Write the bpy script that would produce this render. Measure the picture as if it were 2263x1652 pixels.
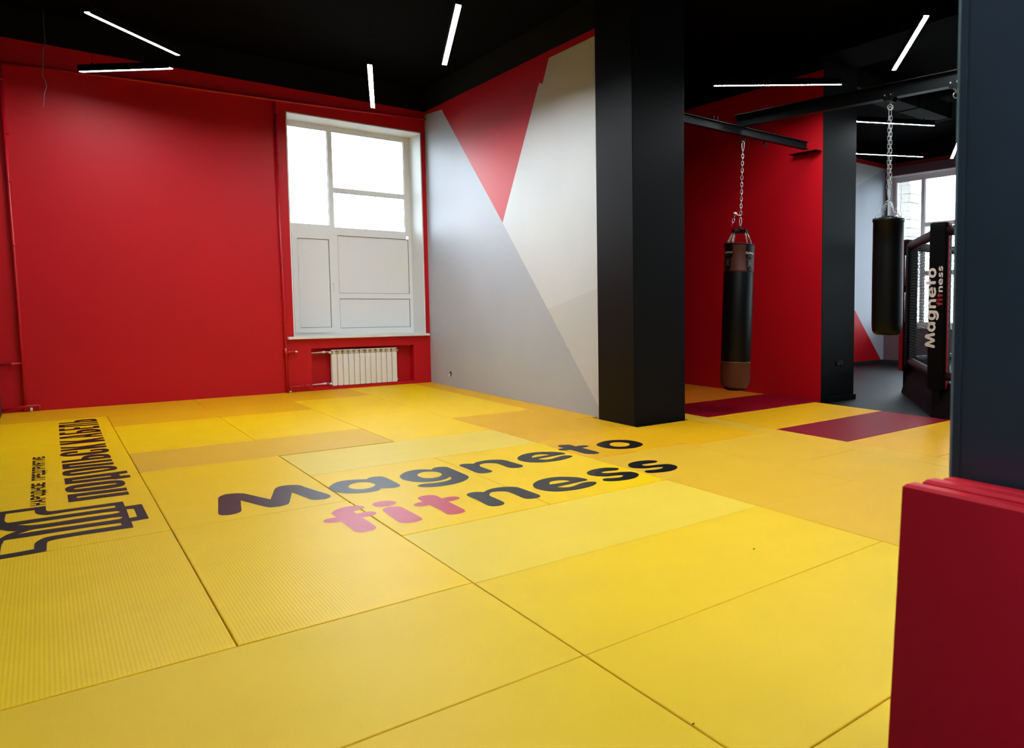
import bpy, bmesh, math, random
from mathutils import Vector, Matrix
from mathutils.geometry import tessellate_polygon

for _o in list(bpy.data.objects):
    bpy.data.objects.remove(_o)
sc = bpy.context.scene
COL = sc.collection
PI = math.pi
random.seed(7)

# ------------------------------------------------------------------ camera
CAM = (-1.4327, -2.3390, 1.3401)
PITCH, ROLL, YAW = math.radians(3.8055), math.radians(0.1319), math.radians(44.0335)
cd = bpy.data.cameras.new('camera')
cam = bpy.data.objects.new('camera', cd)
COL.objects.link(cam)
fwd = Vector((math.sin(YAW)*math.cos(PITCH), math.cos(YAW)*math.cos(PITCH), -math.sin(PITCH)))
right = Vector((math.cos(YAW), -math.sin(YAW), 0))
up = right.cross(fwd)
r2 = right*math.cos(ROLL) + up*math.sin(ROLL)
u2 = -right*math.sin(ROLL) + up*math.cos(ROLL)
cam.matrix_world = Matrix(((r2.x, u2.x, -fwd.x, CAM[0]), (r2.y, u2.y, -fwd.y, CAM[1]),
                           (r2.z, u2.z, -fwd.z, CAM[2]), (0, 0, 0, 1)))
cd.sensor_fit = 'HORIZONTAL'
cd.sensor_width = 36
cd.lens = 1606.6/2263*36
cd.shift_x = -516.9/2263
cd.shift_y = -50.8/2263
cd.clip_start = 0.05
cd.clip_end = 200
cd.dof.use_dof = True
cd.dof.focus_distance = 6.5
cd.dof.aperture_fstop = 5.6
sc.camera = cam

# ------------------------------------------------------------------ sky and exposure
W = bpy.data.worlds.new('overcast_sky')
sc.world = W
W.use_nodes = True
wn = W.node_tree.nodes['Background']
wn.inputs[0].default_value = (0.80, 0.92, 1.0, 1)
wn.inputs[1].default_value = 12.0
vs = sc.view_settings
vs.view_transform = 'Standard'
vs.look = 'None'
vs.exposure = 0.0
vs.gamma = 1.0
vs.use_curve_mapping = False
LED = 232.0            # radiance of the linear lamps' diffusers

def portal(name, loc, sx, sy, rot):
    l = bpy.data.lights.new(name, 'AREA')
    l.shape = 'RECTANGLE'; l.size = sx; l.size_y = sy
    l.cycles.is_portal = True
    o = bpy.data.objects.new(name, l)
    o.location = loc; o.rotation_euler = rot
    COL.objects.link(o)

portal('window_portal', (2.18, 10.69, 3.3), 1.9, 1.7, (-PI/2, 0, 0))
for yy in (6.35, 2.05, -2.3):
    portal('window_portal', (12.93, yy, 2.5), 3.4, 2.4, (0, PI/2, 0))
portal('window_portal', (-2.0, -4.25, 2.6), 3.0, 2.6, (0, -PI/2, 0))
# the same way round as the wall openings: area lights emit along their local -Z

# ------------------------------------------------------------------ materials
def srgb(r, g, b):
    f = lambda c: (c/255/12.92) if c/255 <= 0.04045 else ((c/255+0.055)/1.055)**2.4
    return (f(r), f(g), f(b), 1)

def new_mat(name, col, rough=0.5, metal=0.0, spec=0.5, emit=None, estr=0, bump=None, var=0.0, vscale=3.0, transmission=0):
    m = bpy.data.materials.new(name)
    m.use_nodes = True
    nt = m.node_tree
    p = nt.nodes['Principled BSDF']
    p.inputs['Base Color'].default_value = col
    p.inputs['Roughness'].default_value = rough
    p.inputs['Metallic'].default_value = metal
    p.inputs['Specular IOR Level'].default_value = spec
    if emit:
        p.inputs['Emission Color'].default_value = emit
        p.inputs['Emission Strength'].default_value = estr
    tc = nt.nodes.new('ShaderNodeNewGeometry')
    if var:
        n = nt.nodes.new('ShaderNodeTexNoise'); n.inputs['Scale'].default_value = vscale
        n.inputs['Detail'].default_value = 5
        nt.links.new(tc.outputs['Position'], n.inputs['Vector'])
        mx = nt.nodes.new('ShaderNodeMix'); mx.data_type = 'RGBA'
        mx.inputs['A'].default_value = [c*(1-var) for c in col[:3]] + [1]
        mx.inputs['B'].default_value = [min(1, c*(1+var)) for c in col[:3]] + [1]
        nt.links.new(n.outputs['Fac'], mx.inputs['Factor'])
        nt.links.new(mx.outputs['Result'], p.inputs['Base Color'])
    if bump:
        n = nt.nodes.new('ShaderNodeTexNoise'); n.inputs['Scale'].default_value = bump[0]
        n.inputs['Detail'].default_value = 4
        nt.links.new(tc.outputs['Position'], n.inputs['Vector'])
        b = nt.nodes.new('ShaderNodeBump'); b.inputs['Strength'].default_value = bump[1]
        b.inputs['Distance'].default_value = bump[2]
        nt.links.new(n.outputs['Fac'], b.inputs['Height'])
        nt.links.new(b.outputs['Normal'], p.inputs['Normal'])
    return m

def painted_wall(name, col, rough=0.36, z_black=4.43, rough_edge=0.006, scuff=0.06, spec=0.28):
    """wall paint that gives way to black paint above a hand-cut line"""
    m = bpy.data.materials.new(name); m.use_nodes = True
    nt = m.node_tree; N = nt.nodes; L = nt.links
    p = N['Principled BSDF']; p.inputs['Specular IOR Level'].default_value = spec
    g = N.new('ShaderNodeNewGeometry'); s = N.new('ShaderNodeSeparateXYZ')
    L.new(g.outputs['Position'], s.inputs[0])
    n = N.new('ShaderNodeTexNoise'); n.inputs['Scale'].default_value = 2.2; n.inputs['Detail'].default_value = 3
    L.new(g.outputs['Position'], n.inputs['Vector'])
    a = N.new('ShaderNodeMath'); a.operation = 'MULTIPLY_ADD'
    L.new(n.outputs['Fac'], a.inputs[0]); a.inputs[1].default_value = rough_edge*4; a.inputs[2].default_value = z_black - rough_edge*2
    t = N.new('ShaderNodeMath'); t.operation = 'GREATER_THAN'
    L.new(s.outputs['Z'], t.inputs[0]); L.new(a.outputs[0], t.inputs[1])
    n2 = N.new('ShaderNodeTexNoise'); n2.inputs['Scale'].default_value = 1.3; n2.inputs['Detail'].default_value = 6
    L.new(g.outputs['Position'], n2.inputs['Vector'])
    c1 = N.new('ShaderNodeMix'); c1.data_type = 'RGBA'
    c1.inputs['A'].default_value = [c*(1-scuff) for c in col[:3]] + [1]
    c1.inputs['B'].default_value = [min(1, c*(1+scuff)) for c in col[:3]] + [1]
    L.new(n2.outputs['Fac'], c1.inputs['Factor'])
    c2 = N.new('ShaderNodeMix'); c2.data_type = 'RGBA'
    L.new(t.outputs[0], c2.inputs['Factor']); L.new(c1.outputs['Result'], c2.inputs['A'])
    c2.inputs['B'].default_value = (0.0015, 0.0015, 0.0015, 1)
    L.new(c2.outputs['Result'], p.inputs['Base Color'])
    r = N.new('ShaderNodeMath'); r.operation = 'MULTIPLY_ADD'
    L.new(t.outputs[0], r.inputs[0]); r.inputs[1].default_value = 0.5; r.inputs[2].default_value = rough
    L.new(r.outputs[0], p.inputs['Roughness'])
    nb = N.new('ShaderNodeTexNoise'); nb.inputs['Scale'].default_value = 14; nb.inputs['Detail'].default_value = 5
    L.new(g.outputs['Position'], nb.inputs['Vector'])
    b = N.new('ShaderNodeBump'); b.inputs['Strength'].default_value = 0.25; b.inputs['Distance'].default_value = 0.004
    L.new(nb.outputs['Fac'], b.inputs['Height']); L.new(b.outputs['Normal'], p.inputs['Normal'])
    return m

def mat_vinyl(name, col, rib=None, rough=0.42, ribh=0.5, var=0.06, spec=0.13):
    """tatami-grained vinyl of a judo mat; rib 'x' or 'y' is the way the ribs run"""
    m = bpy.data.materials.new(name); m.use_nodes = True
    nt = m.node_tree; N = nt.nodes; L = nt.links
    p = N['Principled BSDF']; p.inputs['Roughness'].default_value = rough
    p.inputs['Specular IOR Level'].default_value = spec
    g = N.new('ShaderNodeNewGeometry')
    n = N.new('ShaderNodeTexNoise'); n.inputs['Scale'].default_value = 2.5; n.inputs['Detail'].default_value = 6
    L.new(g.outputs['Position'], n.inputs['Vector'])
    mx = N.new('ShaderNodeMix'); mx.data_type = 'RGBA'
    mx.inputs['A'].default_value = [c*(1-var) for c in col[:3]] + [1]
    mx.inputs['B'].default_value = [min(1, c*(1+var)) for c in col[:3]] + [1]
    L.new(n.outputs['Fac'], mx.inputs['Factor']); L.new(mx.outputs['Result'], p.inputs['Base Color'])
    nb = N.new('ShaderNodeTexNoise'); nb.inputs['Scale'].default_value = 90; nb.inputs['Detail'].default_value = 2
    L.new(g.outputs['Position'], nb.inputs['Vector'])
    b1 = N.new('ShaderNodeBump'); b1.inputs['Strength'].default_value = 0.18; b1.inputs['Distance'].default_value = 0.002
    L.new(nb.outputs['Fac'], b1.inputs['Height'])
    last = b1
    if rib:
        s = N.new('ShaderNodeSeparateXYZ'); L.new(g.outputs['Position'], s.inputs[0])
        k = N.new('ShaderNodeMath'); k.operation = 'MULTIPLY'; k.inputs[1].default_value = 2*PI/0.0135
        L.new(s.outputs['X' if rib == 'y' else 'Y'], k.inputs[0])
        sn = N.new('ShaderNodeMath'); sn.operation = 'SINE'; L.new(k.outputs[0], sn.inputs[0])
        b2 = N.new('ShaderNodeBump'); b2.inputs['Strength'].default_value = ribh; b2.inputs['Distance'].default_value = 0.0012
        L.new(sn.outputs[0], b2.inputs['Height']); L.new(b1.outputs['Normal'], b2.inputs['Normal'])
        last = b2
    L.new(last.outputs['Normal'], p.inputs['Normal'])
    return m

RED = srgb(196, 13, 27)
M = {}
M['red_wall'] = painted_wall('red_wall_paint', RED, 0.48)
M['grey_wall'] = painted_wall('grey_wall_paint', srgb(184, 189, 200), 0.5, spec=0.25)
M['white_wall'] = painted_wall('white_wall_paint', srgb(218, 219, 220), 0.5)
M['offwhite_wall'] = painted_wall('pale_grey_wall_paint', srgb(210, 210, 211), 0.5)
M['dark_wall'] = painted_wall('dark_grey_wall_paint', srgb(60, 60, 62), 0.5)
M['black_paint'] = new_mat('black_pillar_paint', srgb(10, 10, 11), 0.5, spec=0.13, var=0.25, vscale=2, bump=(18, 0.3, 0.003))
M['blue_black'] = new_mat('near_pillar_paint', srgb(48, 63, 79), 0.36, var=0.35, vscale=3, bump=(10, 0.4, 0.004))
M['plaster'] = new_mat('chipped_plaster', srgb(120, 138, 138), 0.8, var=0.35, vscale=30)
M['ceiling'] = new_mat('black_ceiling_paint', (0.0012, 0.0012, 0.0013, 1), 0.9, spec=0.05)
M['ceiling_grey'] = new_mat('dark_duct_metal', (0.0025, 0.0025, 0.0028, 1), 0.7, spec=0.1)
M['rubber'] = new_mat('dark_rubber_floor', srgb(17, 17, 21), 0.5, spec=0.2, var=0.2, vscale=8, bump=(60, 0.3, 0.002))
M['steel'] = new_mat('black_painted_steel', srgb(9, 9, 10), 0.4, spec=0.16, var=0.3, vscale=6)
M['chain'] = new_mat('zinc_plated_chain', (0.62, 0.62, 0.63, 1), 0.32, metal=0.9)
M['bolt'] = new_mat('zinc_bolt', (0.6, 0.6, 0.58, 1), 0.35, metal=0.9)
M['upvc'] = new_mat('white_upvc', srgb(248, 247, 244), 0.32)
M['upvc_panel'] = new_mat('white_sandwich_panel', srgb(247, 246, 243), 0.45, var=0.01)
M['gasket'] = new_mat('black_rubber_gasket', srgb(38, 40, 42), 0.6)
M['reveal'] = new_mat('white_reveal_plaster', srgb(236, 236, 234), 0.6)
M['sill'] = new_mat('white_sill_board', srgb(236, 234, 228), 0.35)
M['radiator'] = new_mat('white_radiator_enamel', srgb(240, 236, 228), 0.35)
M['radiator_core'] = new_mat('cream_radiator_core', srgb(205, 185, 150), 0.5)
M['pipe_white'] = new_mat('white_plastic_pipe', srgb(230, 224, 210), 0.4)
M['pipe_red'] = new_mat('red_painted_pipe', RED, 0.36, var=0.08)
M['led'] = new_mat('lamp_diffuser', (1, 1, 1, 1), 0.5, emit=(0.87, 0.95, 1.0, 1), estr=LED)
M['lamp_body'] = new_mat('black_lamp_housing', (0.002, 0.002, 0.002, 1), 0.6, spec=0.1)
M['matte_black'] = new_mat('matte_black_fabric', (0.004, 0.004, 0.004, 1), 0.9, spec=0.05)
M['print_black'] = mat_vinyl('black_print', srgb(13, 12, 16), 'y', 0.36, 0.2, 0.4, 0.24)
M['print_dull'] = new_mat('dull_black_print', srgb(20, 14, 15), 0.5, spec=0.15, var=0.25, vscale=25)
M['print_red'] = mat_vinyl('red_print', srgb(198, 26, 58), 'y', 0.36, 0.2, 0.1, 0.3)
M['logo_white'] = new_mat('beige_printed_lettering', srgb(215, 200, 190), 0.6)
M['logo_red'] = new_mat('red_printed_lettering', srgb(150, 18, 26), 0.6)
M['leather_black'] = new_mat('black_leather', srgb(7, 7, 9), 0.4, spec=0.2, bump=(120, 0.3, 0.002), var=0.2)
M['leather_brown'] = new_mat('brown_leather', srgb(84, 42, 34), 0.45, spec=0.25, bump=(120, 0.3, 0.002), var=0.15)
M['spring'] = new_mat('steel_spring', (0.7, 0.68, 0.6, 1), 0.3, metal=0.85)
M['pad_black'] = new_mat('black_vinyl_pad', srgb(3, 3, 4), 0.5, spec=0.1, bump=(20, 0.3, 0.004))
M['pad_red'] = new_mat('red_vinyl_pad', srgb(150, 10, 18), 0.6, spec=0.1, bump=(20, 0.3, 0.004))
M['pad_maroon'] = new_mat('dark_red_vinyl_pad', srgb(34, 9, 13), 0.45, spec=0.25, bump=(20, 0.3, 0.004))
M['skirt'] = new_mat('near_black_skirt_cloth', srgb(16, 5, 8), 0.7, spec=0.1, bump=(12, 0.5, 0.01))
M['mesh'] = new_mat('black_coated_wire', srgb(20, 20, 22), 0.45)
M['canvas'] = new_mat('grey_cage_canvas', srgb(60, 62, 66), 0.8)
M['brick'] = new_mat('pale_outside_brick', srgb(222, 220, 214), 0.9, var=0.2, vscale=12)
M['ground'] = new_mat('outside_ground', srgb(120, 120, 115), 0.9)
M['outlet'] = new_mat('black_plastic', srgb(8, 8, 9), 0.4, spec=0.25)
M['shaded_grey_wall'] = painted_wall('shaded_grey_wall_paint', srgb(112, 92, 96), 0.5, z_black=4.47)  # grey paint; its backlit shade is put into a darker mauve tone
M['red_wall_gym'] = painted_wall('gym_red_band_paint', srgb(190, 14, 28), 0.5, z_black=4.485)
M['dark_red'] = new_mat('dark_red_band_paint', srgb(110, 10, 18), 0.5)
M['paper'] = new_mat('white_plastic_tie', srgb(225, 225, 220), 0.5)
M['wire'] = new_mat('grey_cable', srgb(125, 105, 100), 0.6)
M['red_mat'] = mat_vinyl('red_mat_vinyl', srgb(132, 8, 28), None, 0.45)
M['red_mat_stand'] = mat_vinyl('red_mat_vinyl_standing', srgb(228, 34, 56), None, 0.55, var=0.14)
M['detector'] = new_mat('detector_plastic', srgb(170, 110, 105), 0.5)
Y1 = srgb(246, 197, 8)
Y2 = srgb(226, 174, 44)
Y3 = srgb(238, 194, 38)
Y4 = srgb(230, 168, 16)
M['y_x'] = mat_vinyl('yellow_vinyl_ribs_x', Y3, 'x', 0.45, 0.16)
M['y_y'] = mat_vinyl('yellow_vinyl_ribs_y', Y1, 'y', 0.40, 0.12)
M['y_s'] = mat_vinyl('yellow_vinyl_smooth', Y1, None, 0.42)
M['y_sheen_paler'] = mat_vinyl('palest_yellow_vinyl_sheen', srgb(237, 200, 76), 'x', 0.42, 0.1)  # window sheen is put into the paler base of this and the next vinyl
M['y_sheen_pale'] = mat_vinyl('pale_yellow_vinyl_sheen', srgb(238, 200, 66), 'x', 0.42, 0.1)
M['y_mid'] = mat_vinyl('plain_yellow_vinyl', Y3, None, 0.46)
M['y_dull'] = mat_vinyl('dull_yellow_vinyl', Y2, None, 0.44)
M['y_gold'] = mat_vinyl('golden_yellow_vinyl', Y4, None, 0.42)
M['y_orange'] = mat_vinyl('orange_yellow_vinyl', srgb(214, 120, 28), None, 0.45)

def glass_mat():
    m = bpy.data.materials.new('window_glass'); m.use_nodes = True
    nt = m.node_tree; N = nt.nodes; L = nt.links
    N.remove(N['Principled BSDF'])
    out = N['Material Output']
    t = N.new('ShaderNodeBsdfTransparent'); t.inputs[0].default_value = (0.95, 0.97, 0.98, 1)
    gl = N.new('ShaderNodeBsdfGlossy'); gl.inputs['Roughness'].default_value = 0.03
    fr = N.new('ShaderNodeFresnel'); fr.inputs[0].default_value = 1.45
    mx = N.new('ShaderNodeMixShader')
    L.new(fr.outputs[0], mx.inputs[0]); L.new(t.outputs[0], mx.inputs[1]); L.new(gl.outputs[0], mx.inputs[2])
    L.new(mx.outputs[0], out.inputs[0])
    return m
M['glass'] = glass_mat()

# ------------------------------------------------------------------ mesh helpers
class MB:
    def __init__(s):
        s.v = []; s.f = []; s.mi = []; s.cur = 0; s.smooth = []
    def add(s, vs, fs, smooth=False):
        b = len(s.v); s.v += [tuple(p) for p in vs]
        for f in fs:
            s.f.append([b+i for i in f]); s.mi.append(s.cur); s.smooth.append(smooth)
        return s
    def box(s, x0, x1, y0, y1, z0, z1):
        return s.add([(x0,y0,z0),(x1,y0,z0),(x1,y1,z0),(x0,y1,z0),(x0,y0,z1),(x1,y0,z1),(x1,y1,z1),(x0,y1,z1)],
                     [(0,3,2,1),(4,5,6,7),(0,1,5,4),(1,2,6,5),(2,3,7,6),(3,0,4,7)])
    def cbox(s, x0, x1, y0, y1, z0, z1, c):
        """box with chamfered upper and lower rims and vertical edges"""
        def ring(z, i):
            return [(x0+i+c,y0+i,z),(x1-i-c,y0+i,z),(x1-i,y0+i+c,z),(x1-i,y1-i-c,z),(x1-i-c,y1-i,z),(x0+i+c,y1-i,z),(x0+i,y1-i-c,z),(x0+i,y0+i+c,z)]
        return s.loft([ring(z0, c*.6), ring(z0+c*.6, 0), ring(z1-c*.6, 0), ring(z1, c*.6)])
    def loft(s, rings, caps=True, smooth=False, closed=True):
        n = len(rings[0]); vs = [p for r in rings for p in r]; fs = []
        for k in range(len(rings)-1):
            for i in range(n if closed else n-1):
                j = (i+1) % n
                fs.append((k*n+i, k*n+j, (k+1)*n+j, (k+1)*n+i))
        s.add(vs, fs, smooth)
        if caps:
            b = len(s.v) - len(vs)
            s.f.append([b+i for i in reversed(range(n))]); s.mi.append(s.cur); s.smooth.append(False)
            s.f.append([b+(len(rings)-1)*n+i for i in range(n)]); s.mi.append(s.cur); s.smooth.append(False)
        return s
    def tube(s, pts, r, n=8, closed=False, smooth=True, caps=True):
        pts = [Vector(p) for p in pts]; rings = []; m = len(pts)
        prev = None
        for i, p in enumerate(pts):
            if closed: t = (pts[(i+1) % m] - pts[i-1])
            elif i == 0: t = pts[1]-pts[0]
            elif i == m-1: t = pts[-1]-pts[-2]
            else: t = (pts[i+1]-p).normalized() + (p-pts[i-1]).normalized()
            t.normalize()
            if prev is None:
                a = Vector((0,0,1)) if abs(t.z) < 0.9 else Vector((1,0,0))
                u = t.cross(a).normalized()
            else:
                u = (prev - t*prev.dot(t)).normalized()
            prev = u; w = t.cross(u)
            rr = r[i] if isinstance(r, (list, tuple)) else r
            rings.append([tuple(p + (u*math.cos(2*PI*k/n) + w*math.sin(2*PI*k/n))*rr) for k in range(n)])
        if closed:
            rings.append(rings[0]); return s.loft(rings, False, smooth)
        return s.loft(rings, caps, smooth)
    def lathe(s, prof, n=32, c=(0,0,0), smooth=True, caps=True):
        rings = [[(c[0]+r*math.cos(2*PI*k/n), c[1]+r*math.sin(2*PI*k/n), c[2]+z) for k in range(n)] for r, z in prof]
        return s.loft(rings, caps, smooth)
    def beam(s, a, b, w, h):
        """square bar from a to b, w across, h in the other direction"""
        a = Vector(a); b = Vector(b); t = (b-a).normalized()
        up_ = Vector((0,0,1)) if abs(t.z) < .95 else Vector((1,0,0))
        u = t.cross(up_).normalized()*w/2; v = u.cross(t).normalized()*h/2
        r = lambda p: [tuple(p-u-v), tuple(p+u-v), tuple(p+u+v), tuple(p-u+v)]
        return s.loft([r(a), r(b)])
    def poly(s, loops, fn, hole_ok=True):
        """flat polygon with holes; loops of 2D points, fn maps (x, y) to 3D"""
        flat = [p for l in loops for p in l]
        tris = tessellate_polygon([[Vector((p[0], p[1], 0)) for p in l] for l in loops])
        out = []
        for t in tris:
            a, b, c = (flat[i] for i in t)
            ar = (b[0]-a[0])*(c[1]-a[1]) - (c[0]-a[0])*(b[1]-a[1])
            out.append(t if ar > 0 else (t[0], t[2], t[1]))
        return s.add([fn(*p[:2]) for p in flat], out)
    def build(s, name, mats, parent=None, local=False, recalc=True, origin=None):
        """link as ONE object; world coordinates unless local"""
        me = bpy.data.meshes.new(name)
        off = Vector((0,0,0))
        if not local:
            if parent is not None: off = wloc(parent)
            else:
                if origin is None:
                    xs = [p[0] for p in s.v]; ys = [p[1] for p in s.v]; zs = [p[2] for p in s.v]
                    origin = ((min(xs)+max(xs))/2, (min(ys)+max(ys))/2, min(zs))
                off = Vector(origin)
        me.from_pydata([tuple(Vector(p)-off) for p in s.v], [], s.f)
        if not isinstance(mats, (list, tuple)): mats = [mats]
        for m in mats: me.materials.append(M[m] if isinstance(m, str) else m)
        for i, p in enumerate(me.polygons):
            p.material_index = s.mi[i]; p.use_smooth = s.smooth[i]
        if recalc:
            bm = bmesh.new(); bm.from_mesh(me)
            bmesh.ops.recalc_face_normals(bm, faces=bm.faces); bm.to_mesh(me); bm.free()
        me.update()
        o = bpy.data.objects.new(name, me); COL.objects.link(o)
        if parent is not None: o.parent = parent
        elif not local: o.location = off
        return o

def wloc(o):
    v = Vector(o.location)
    while o.parent is not None:
        o = o.parent; v = v + Vector(o.location)
    return v

def empty(name, loc, rz=0.0):
    o = bpy.data.objects.new(name, None); o.empty_display_size = 0.1
    o.location = loc; o.rotation_euler = (0, 0, rz); COL.objects.link(o); return o

def tag(o, label, cat, group=None):
    o['label'] = label; o['category'] = cat
    if group: o['group'] = group
    return o

def struct(o):
    o['kind'] = 'structure'; return o

def copy_tree(o, parent=None):
    c = o.copy(); COL.objects.link(c); c.parent = parent
    for ch in [x for x in bpy.data.objects if x.parent == o]: copy_tree(ch, c)
    return c

def smooth_loop(pts, sub=4):
    """closed loop of [x, y] or [x, y, 1]; the 1 marks a sharp corner"""
    n = len(pts); out = []
    for i in range(n):
        p0, p1, p2, p3 = pts[i-1], pts[i], pts[(i+1) % n], pts[(i+2) % n]
        c1 = len(p1) > 2; c2 = len(p2) > 2
        if c1 and c2: out.append(tuple(p1[:2])); continue
        m1 = [0, 0] if c1 else [(p2[k]-p0[k])/2 for k in (0, 1)]
        m2 = [0, 0] if c2 else [(p3[k]-p1[k])/2 for k in (0, 1)]
        if c1: m1 = [(p2[k]-p1[k])*.8 for k in (0, 1)]
        if c2: m2 = [(p2[k]-p1[k])*.8 for k in (0, 1)]
        L = math.dist(p1[:2], p2[:2])
        for mm in (m1, m2):
            l = math.hypot(*mm)
            if l > L*1.1: mm[0] *= L*1.1/l; mm[1] *= L*1.1/l
        for s_ in range(sub):
            t = s_/sub; h = (2*t**3-3*t**2+1, t**3-2*t**2+t, -2*t**3+3*t**2, t**3-t**2)
            out.append(tuple(h[0]*p1[k]+h[1]*m1[k]+h[2]*p2[k]+h[3]*m2[k] for k in (0, 1)))
    return out
# ------------------------------------------------------------------ the shell
ZB, ZT = -0.04, 4.80
XL, XW, YB = -1.835, 3.20, 10.03          # left wall, mural wall, window wall
XE, YN, YS = 12.55, 7.54, -6.0            # far gym: east wall, north wall; south wall
XR, YP = 6.17, 4.05                       # red bay wall, front of the second pillar

def wall_cells(m, ax, xs, zs, y0, y1, skip):
    """boxes of a wall on a grid of cells; skip(x, z) -> None full, 'hole', or depth of a niche"""
    for i in range(len(xs)-1):
        for j in range(len(zs)-1):
            k = skip((xs[i]+xs[i+1])/2, (zs[j]+zs[j+1])/2)
            if k == 'hole': continue
            a, b = y0, y1
            if k: a = y0 + k if y1 > y0 else y0 - k
            lo, hi = min(a, b), max(a, b)
            if ax == 'x': m.box(xs[i], xs[i+1], lo, hi, zs[j], zs[j+1])
            else: m.box(lo, hi, xs[i], xs[i+1], zs[j], zs[j+1])

m = MB(); m.box(XL-.3, XE+.5, YS-.3, YB+.6, -0.30, ZB)
struct(m.build('floor', 'rubber'))
m = MB(); m.box(XL-.3, XE+.5, YS-.3, YB+.6, ZT, ZT+.3)
struct(m.build('ceiling', 'ceiling'))

# window wall with the window opening and the radiator niche
def sk(x, z):
    if 1.23 < x < 3.13 and 0.80 < z < 4.09: return 'hole'
    if 1.445 < x < 2.93 and 0.045 < z < 0.637: return 0.16
m = MB(); wall_cells(m, 'x', [XL-.3, 1.23, 1.445, 2.93, 3.13, XW+.25], [-.04, .045, .637, .80, 4.09, ZT], YB, YB+.65, sk)
wall_back = struct(m.build('wall_back', 'red_wall'))
m = MB(); m.box(XW+.25, XR+.4, YB, YB+.5, ZB, ZT)
struct(m.build('wall_bay_back', 'red_wall'))

# left wall with the opening of an unseen window added for fill light
def sk(y, z):
    if -5.6 < y < -2.9 and 1.0 < z < 4.2: return 'hole'
m = MB(); wall_cells(m, 'y', [YS-.3, -5.6, -2.9, YB+.5], [ZB, 1.0, 4.2, ZT], XL, XL-.3, sk)
struct(m.build('wall_left', 'dark_wall'))

# mural wall between the mats and the punching bag bay
Y0w = 4.75
m = MB(); m.box(XW+.004, XW+.25, Y0w, YB, ZB, ZT)
def ym(loop): m.poly([loop], lambda y, z: (XW, y, z)); 
m.cur = 1   # grey
m.poly([[(YB, ZB), (YB, 4.385), (9.317, 4.342), (7.30, 2.434), (4.985, .176), (4.78, -.04)]], lambda y, z: (XW, y, z))
m.cur = 0   # red: band under the black and the tall wedge
m.poly([[(YB, ZT), (YB, 4.385), (9.317, 4.342), (7.30, 2.434), (6.215, 4.10), (6.13, 4.065), (5.965, 4.345), (Y0w, 4.345), (Y0w, ZT)]], lambda y, z: (XW, y, z))
m.cur = 2   # white
m.poly([[(7.30, 2.434), (6.215, 4.10), (6.13, 4.065), (5.965, 4.345), (Y0w, 4.345), (Y0w, 1.538), (4.953, 1.495), (6.085, 1.25)]], lambda y, z: (XW, y, z))
m.cur = 3   # slightly greyer white
m.poly([[(6.085, 1.25), (4.953, 1.495), (Y0w, 1.538), (Y0w, -.04), (4.78, -.04), (4.985, .176)]], lambda y, z: (XW, y, z))
struct(m.build('wall_right', ['red_wall', 'grey_wall', 'white_wall', 'offwhite_wall'], recalc=False))

m = MB(); m.box(XR, XR+.35, YP+.006, YB, ZB, ZT)
struct(m.build('wall_bay', 'red_wall'))

# far gym: north wall with its painted shapes
m = MB(); m.box(XR+.35, XE, YN+.004, YN+.25, ZB, ZT)
P = lambda x, z: (x, YN, z)
m.cur = 0
m.poly([[(XR+.35, 4.387), (XE, 4.387), (XE, ZT), (XR+.35, ZT)]], P)
m.cur = 2
m.poly([[(XR+.35, 4.387), (XR+.35, 1.48), (12.533, 4.387)]], P)
m.cur = 1
m.poly([[(XR+.35, 1.48), (XR+.35, ZB), (8.4, ZB), (10.4, 2.385), (12.52, -.04), (XE, ZB), (XE, 4.387), (12.533, 4.387)]], P)
m.cur = 0
m.poly([[(8.4, ZB), (12.52, -.04), (10.4, 2.385)]], P)
struct(m.build('wall_north', ['red_wall_gym', 'grey_wall', 'white_wall'], recalc=False))
WIN_E = [(5.22, 7.48), (0.92, 3.18), (-3.38, -1.12)]  # only the first is visible; the other two are added for daylight
def sk(y, z):
    if .8 < z < 4.2 and any(a < y < b for a, b in WIN_E): return 'hole'
ys = sorted([YS-.3, YN+.25] + [c for ab in WIN_E for c in ab])
m = MB(); wall_cells(m, 'y', ys, [ZB, .8, 4.2, ZT], XE, XE+.4, sk)
struct(m.build('wall_east', 'shaded_grey_wall'))
m = MB()
m.box(XE-.012, XE, YS, YN-.001, 4.387, 4.47)
struct(m.build('trim_1', 'dark_red'))
m = MB(); m.box(XL-.3, XE+.4, YS-.3, YS, ZB, ZT)
struct(m.build('wall_south', 'dark_wall'))

# skirting in the far gym and at the second pillar
m = MB(); m.box(XR+.75, XE, YN-.016, YN, ZB, .035)
struct(m.build('baseboard_north', 'gasket'))
m = MB(); m.box(XE-.016, XE, YS, YN-.016, ZB, .035)
struct(m.build('baseboard_east', 'gasket'))

# pillars
m = MB(); m.cbox(3.128, 3.835, 4.11, 4.82, ZB, ZT, .006)
struct(m.build('pillar_middle', 'black_paint'))
m = MB(); m.cbox(XR+.006, 6.90, YP, 4.75, ZB, ZT, .006)
pf = struct(m.build('pillar_far', 'black_paint'))
m = MB(); m.box(XR+.12, 6.925, YP-.02, YP+.001, ZB, .035).box(6.899, 6.925, YP, 4.75, ZB, .035)
m.build('skirting', 'outlet', pf)
near = MB(); near.cbox(-.13, .50, -2.25, -1.585, ZB, ZT, .008)
pn = struct(near.build('pillar_near', 'blue_black'))
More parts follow.
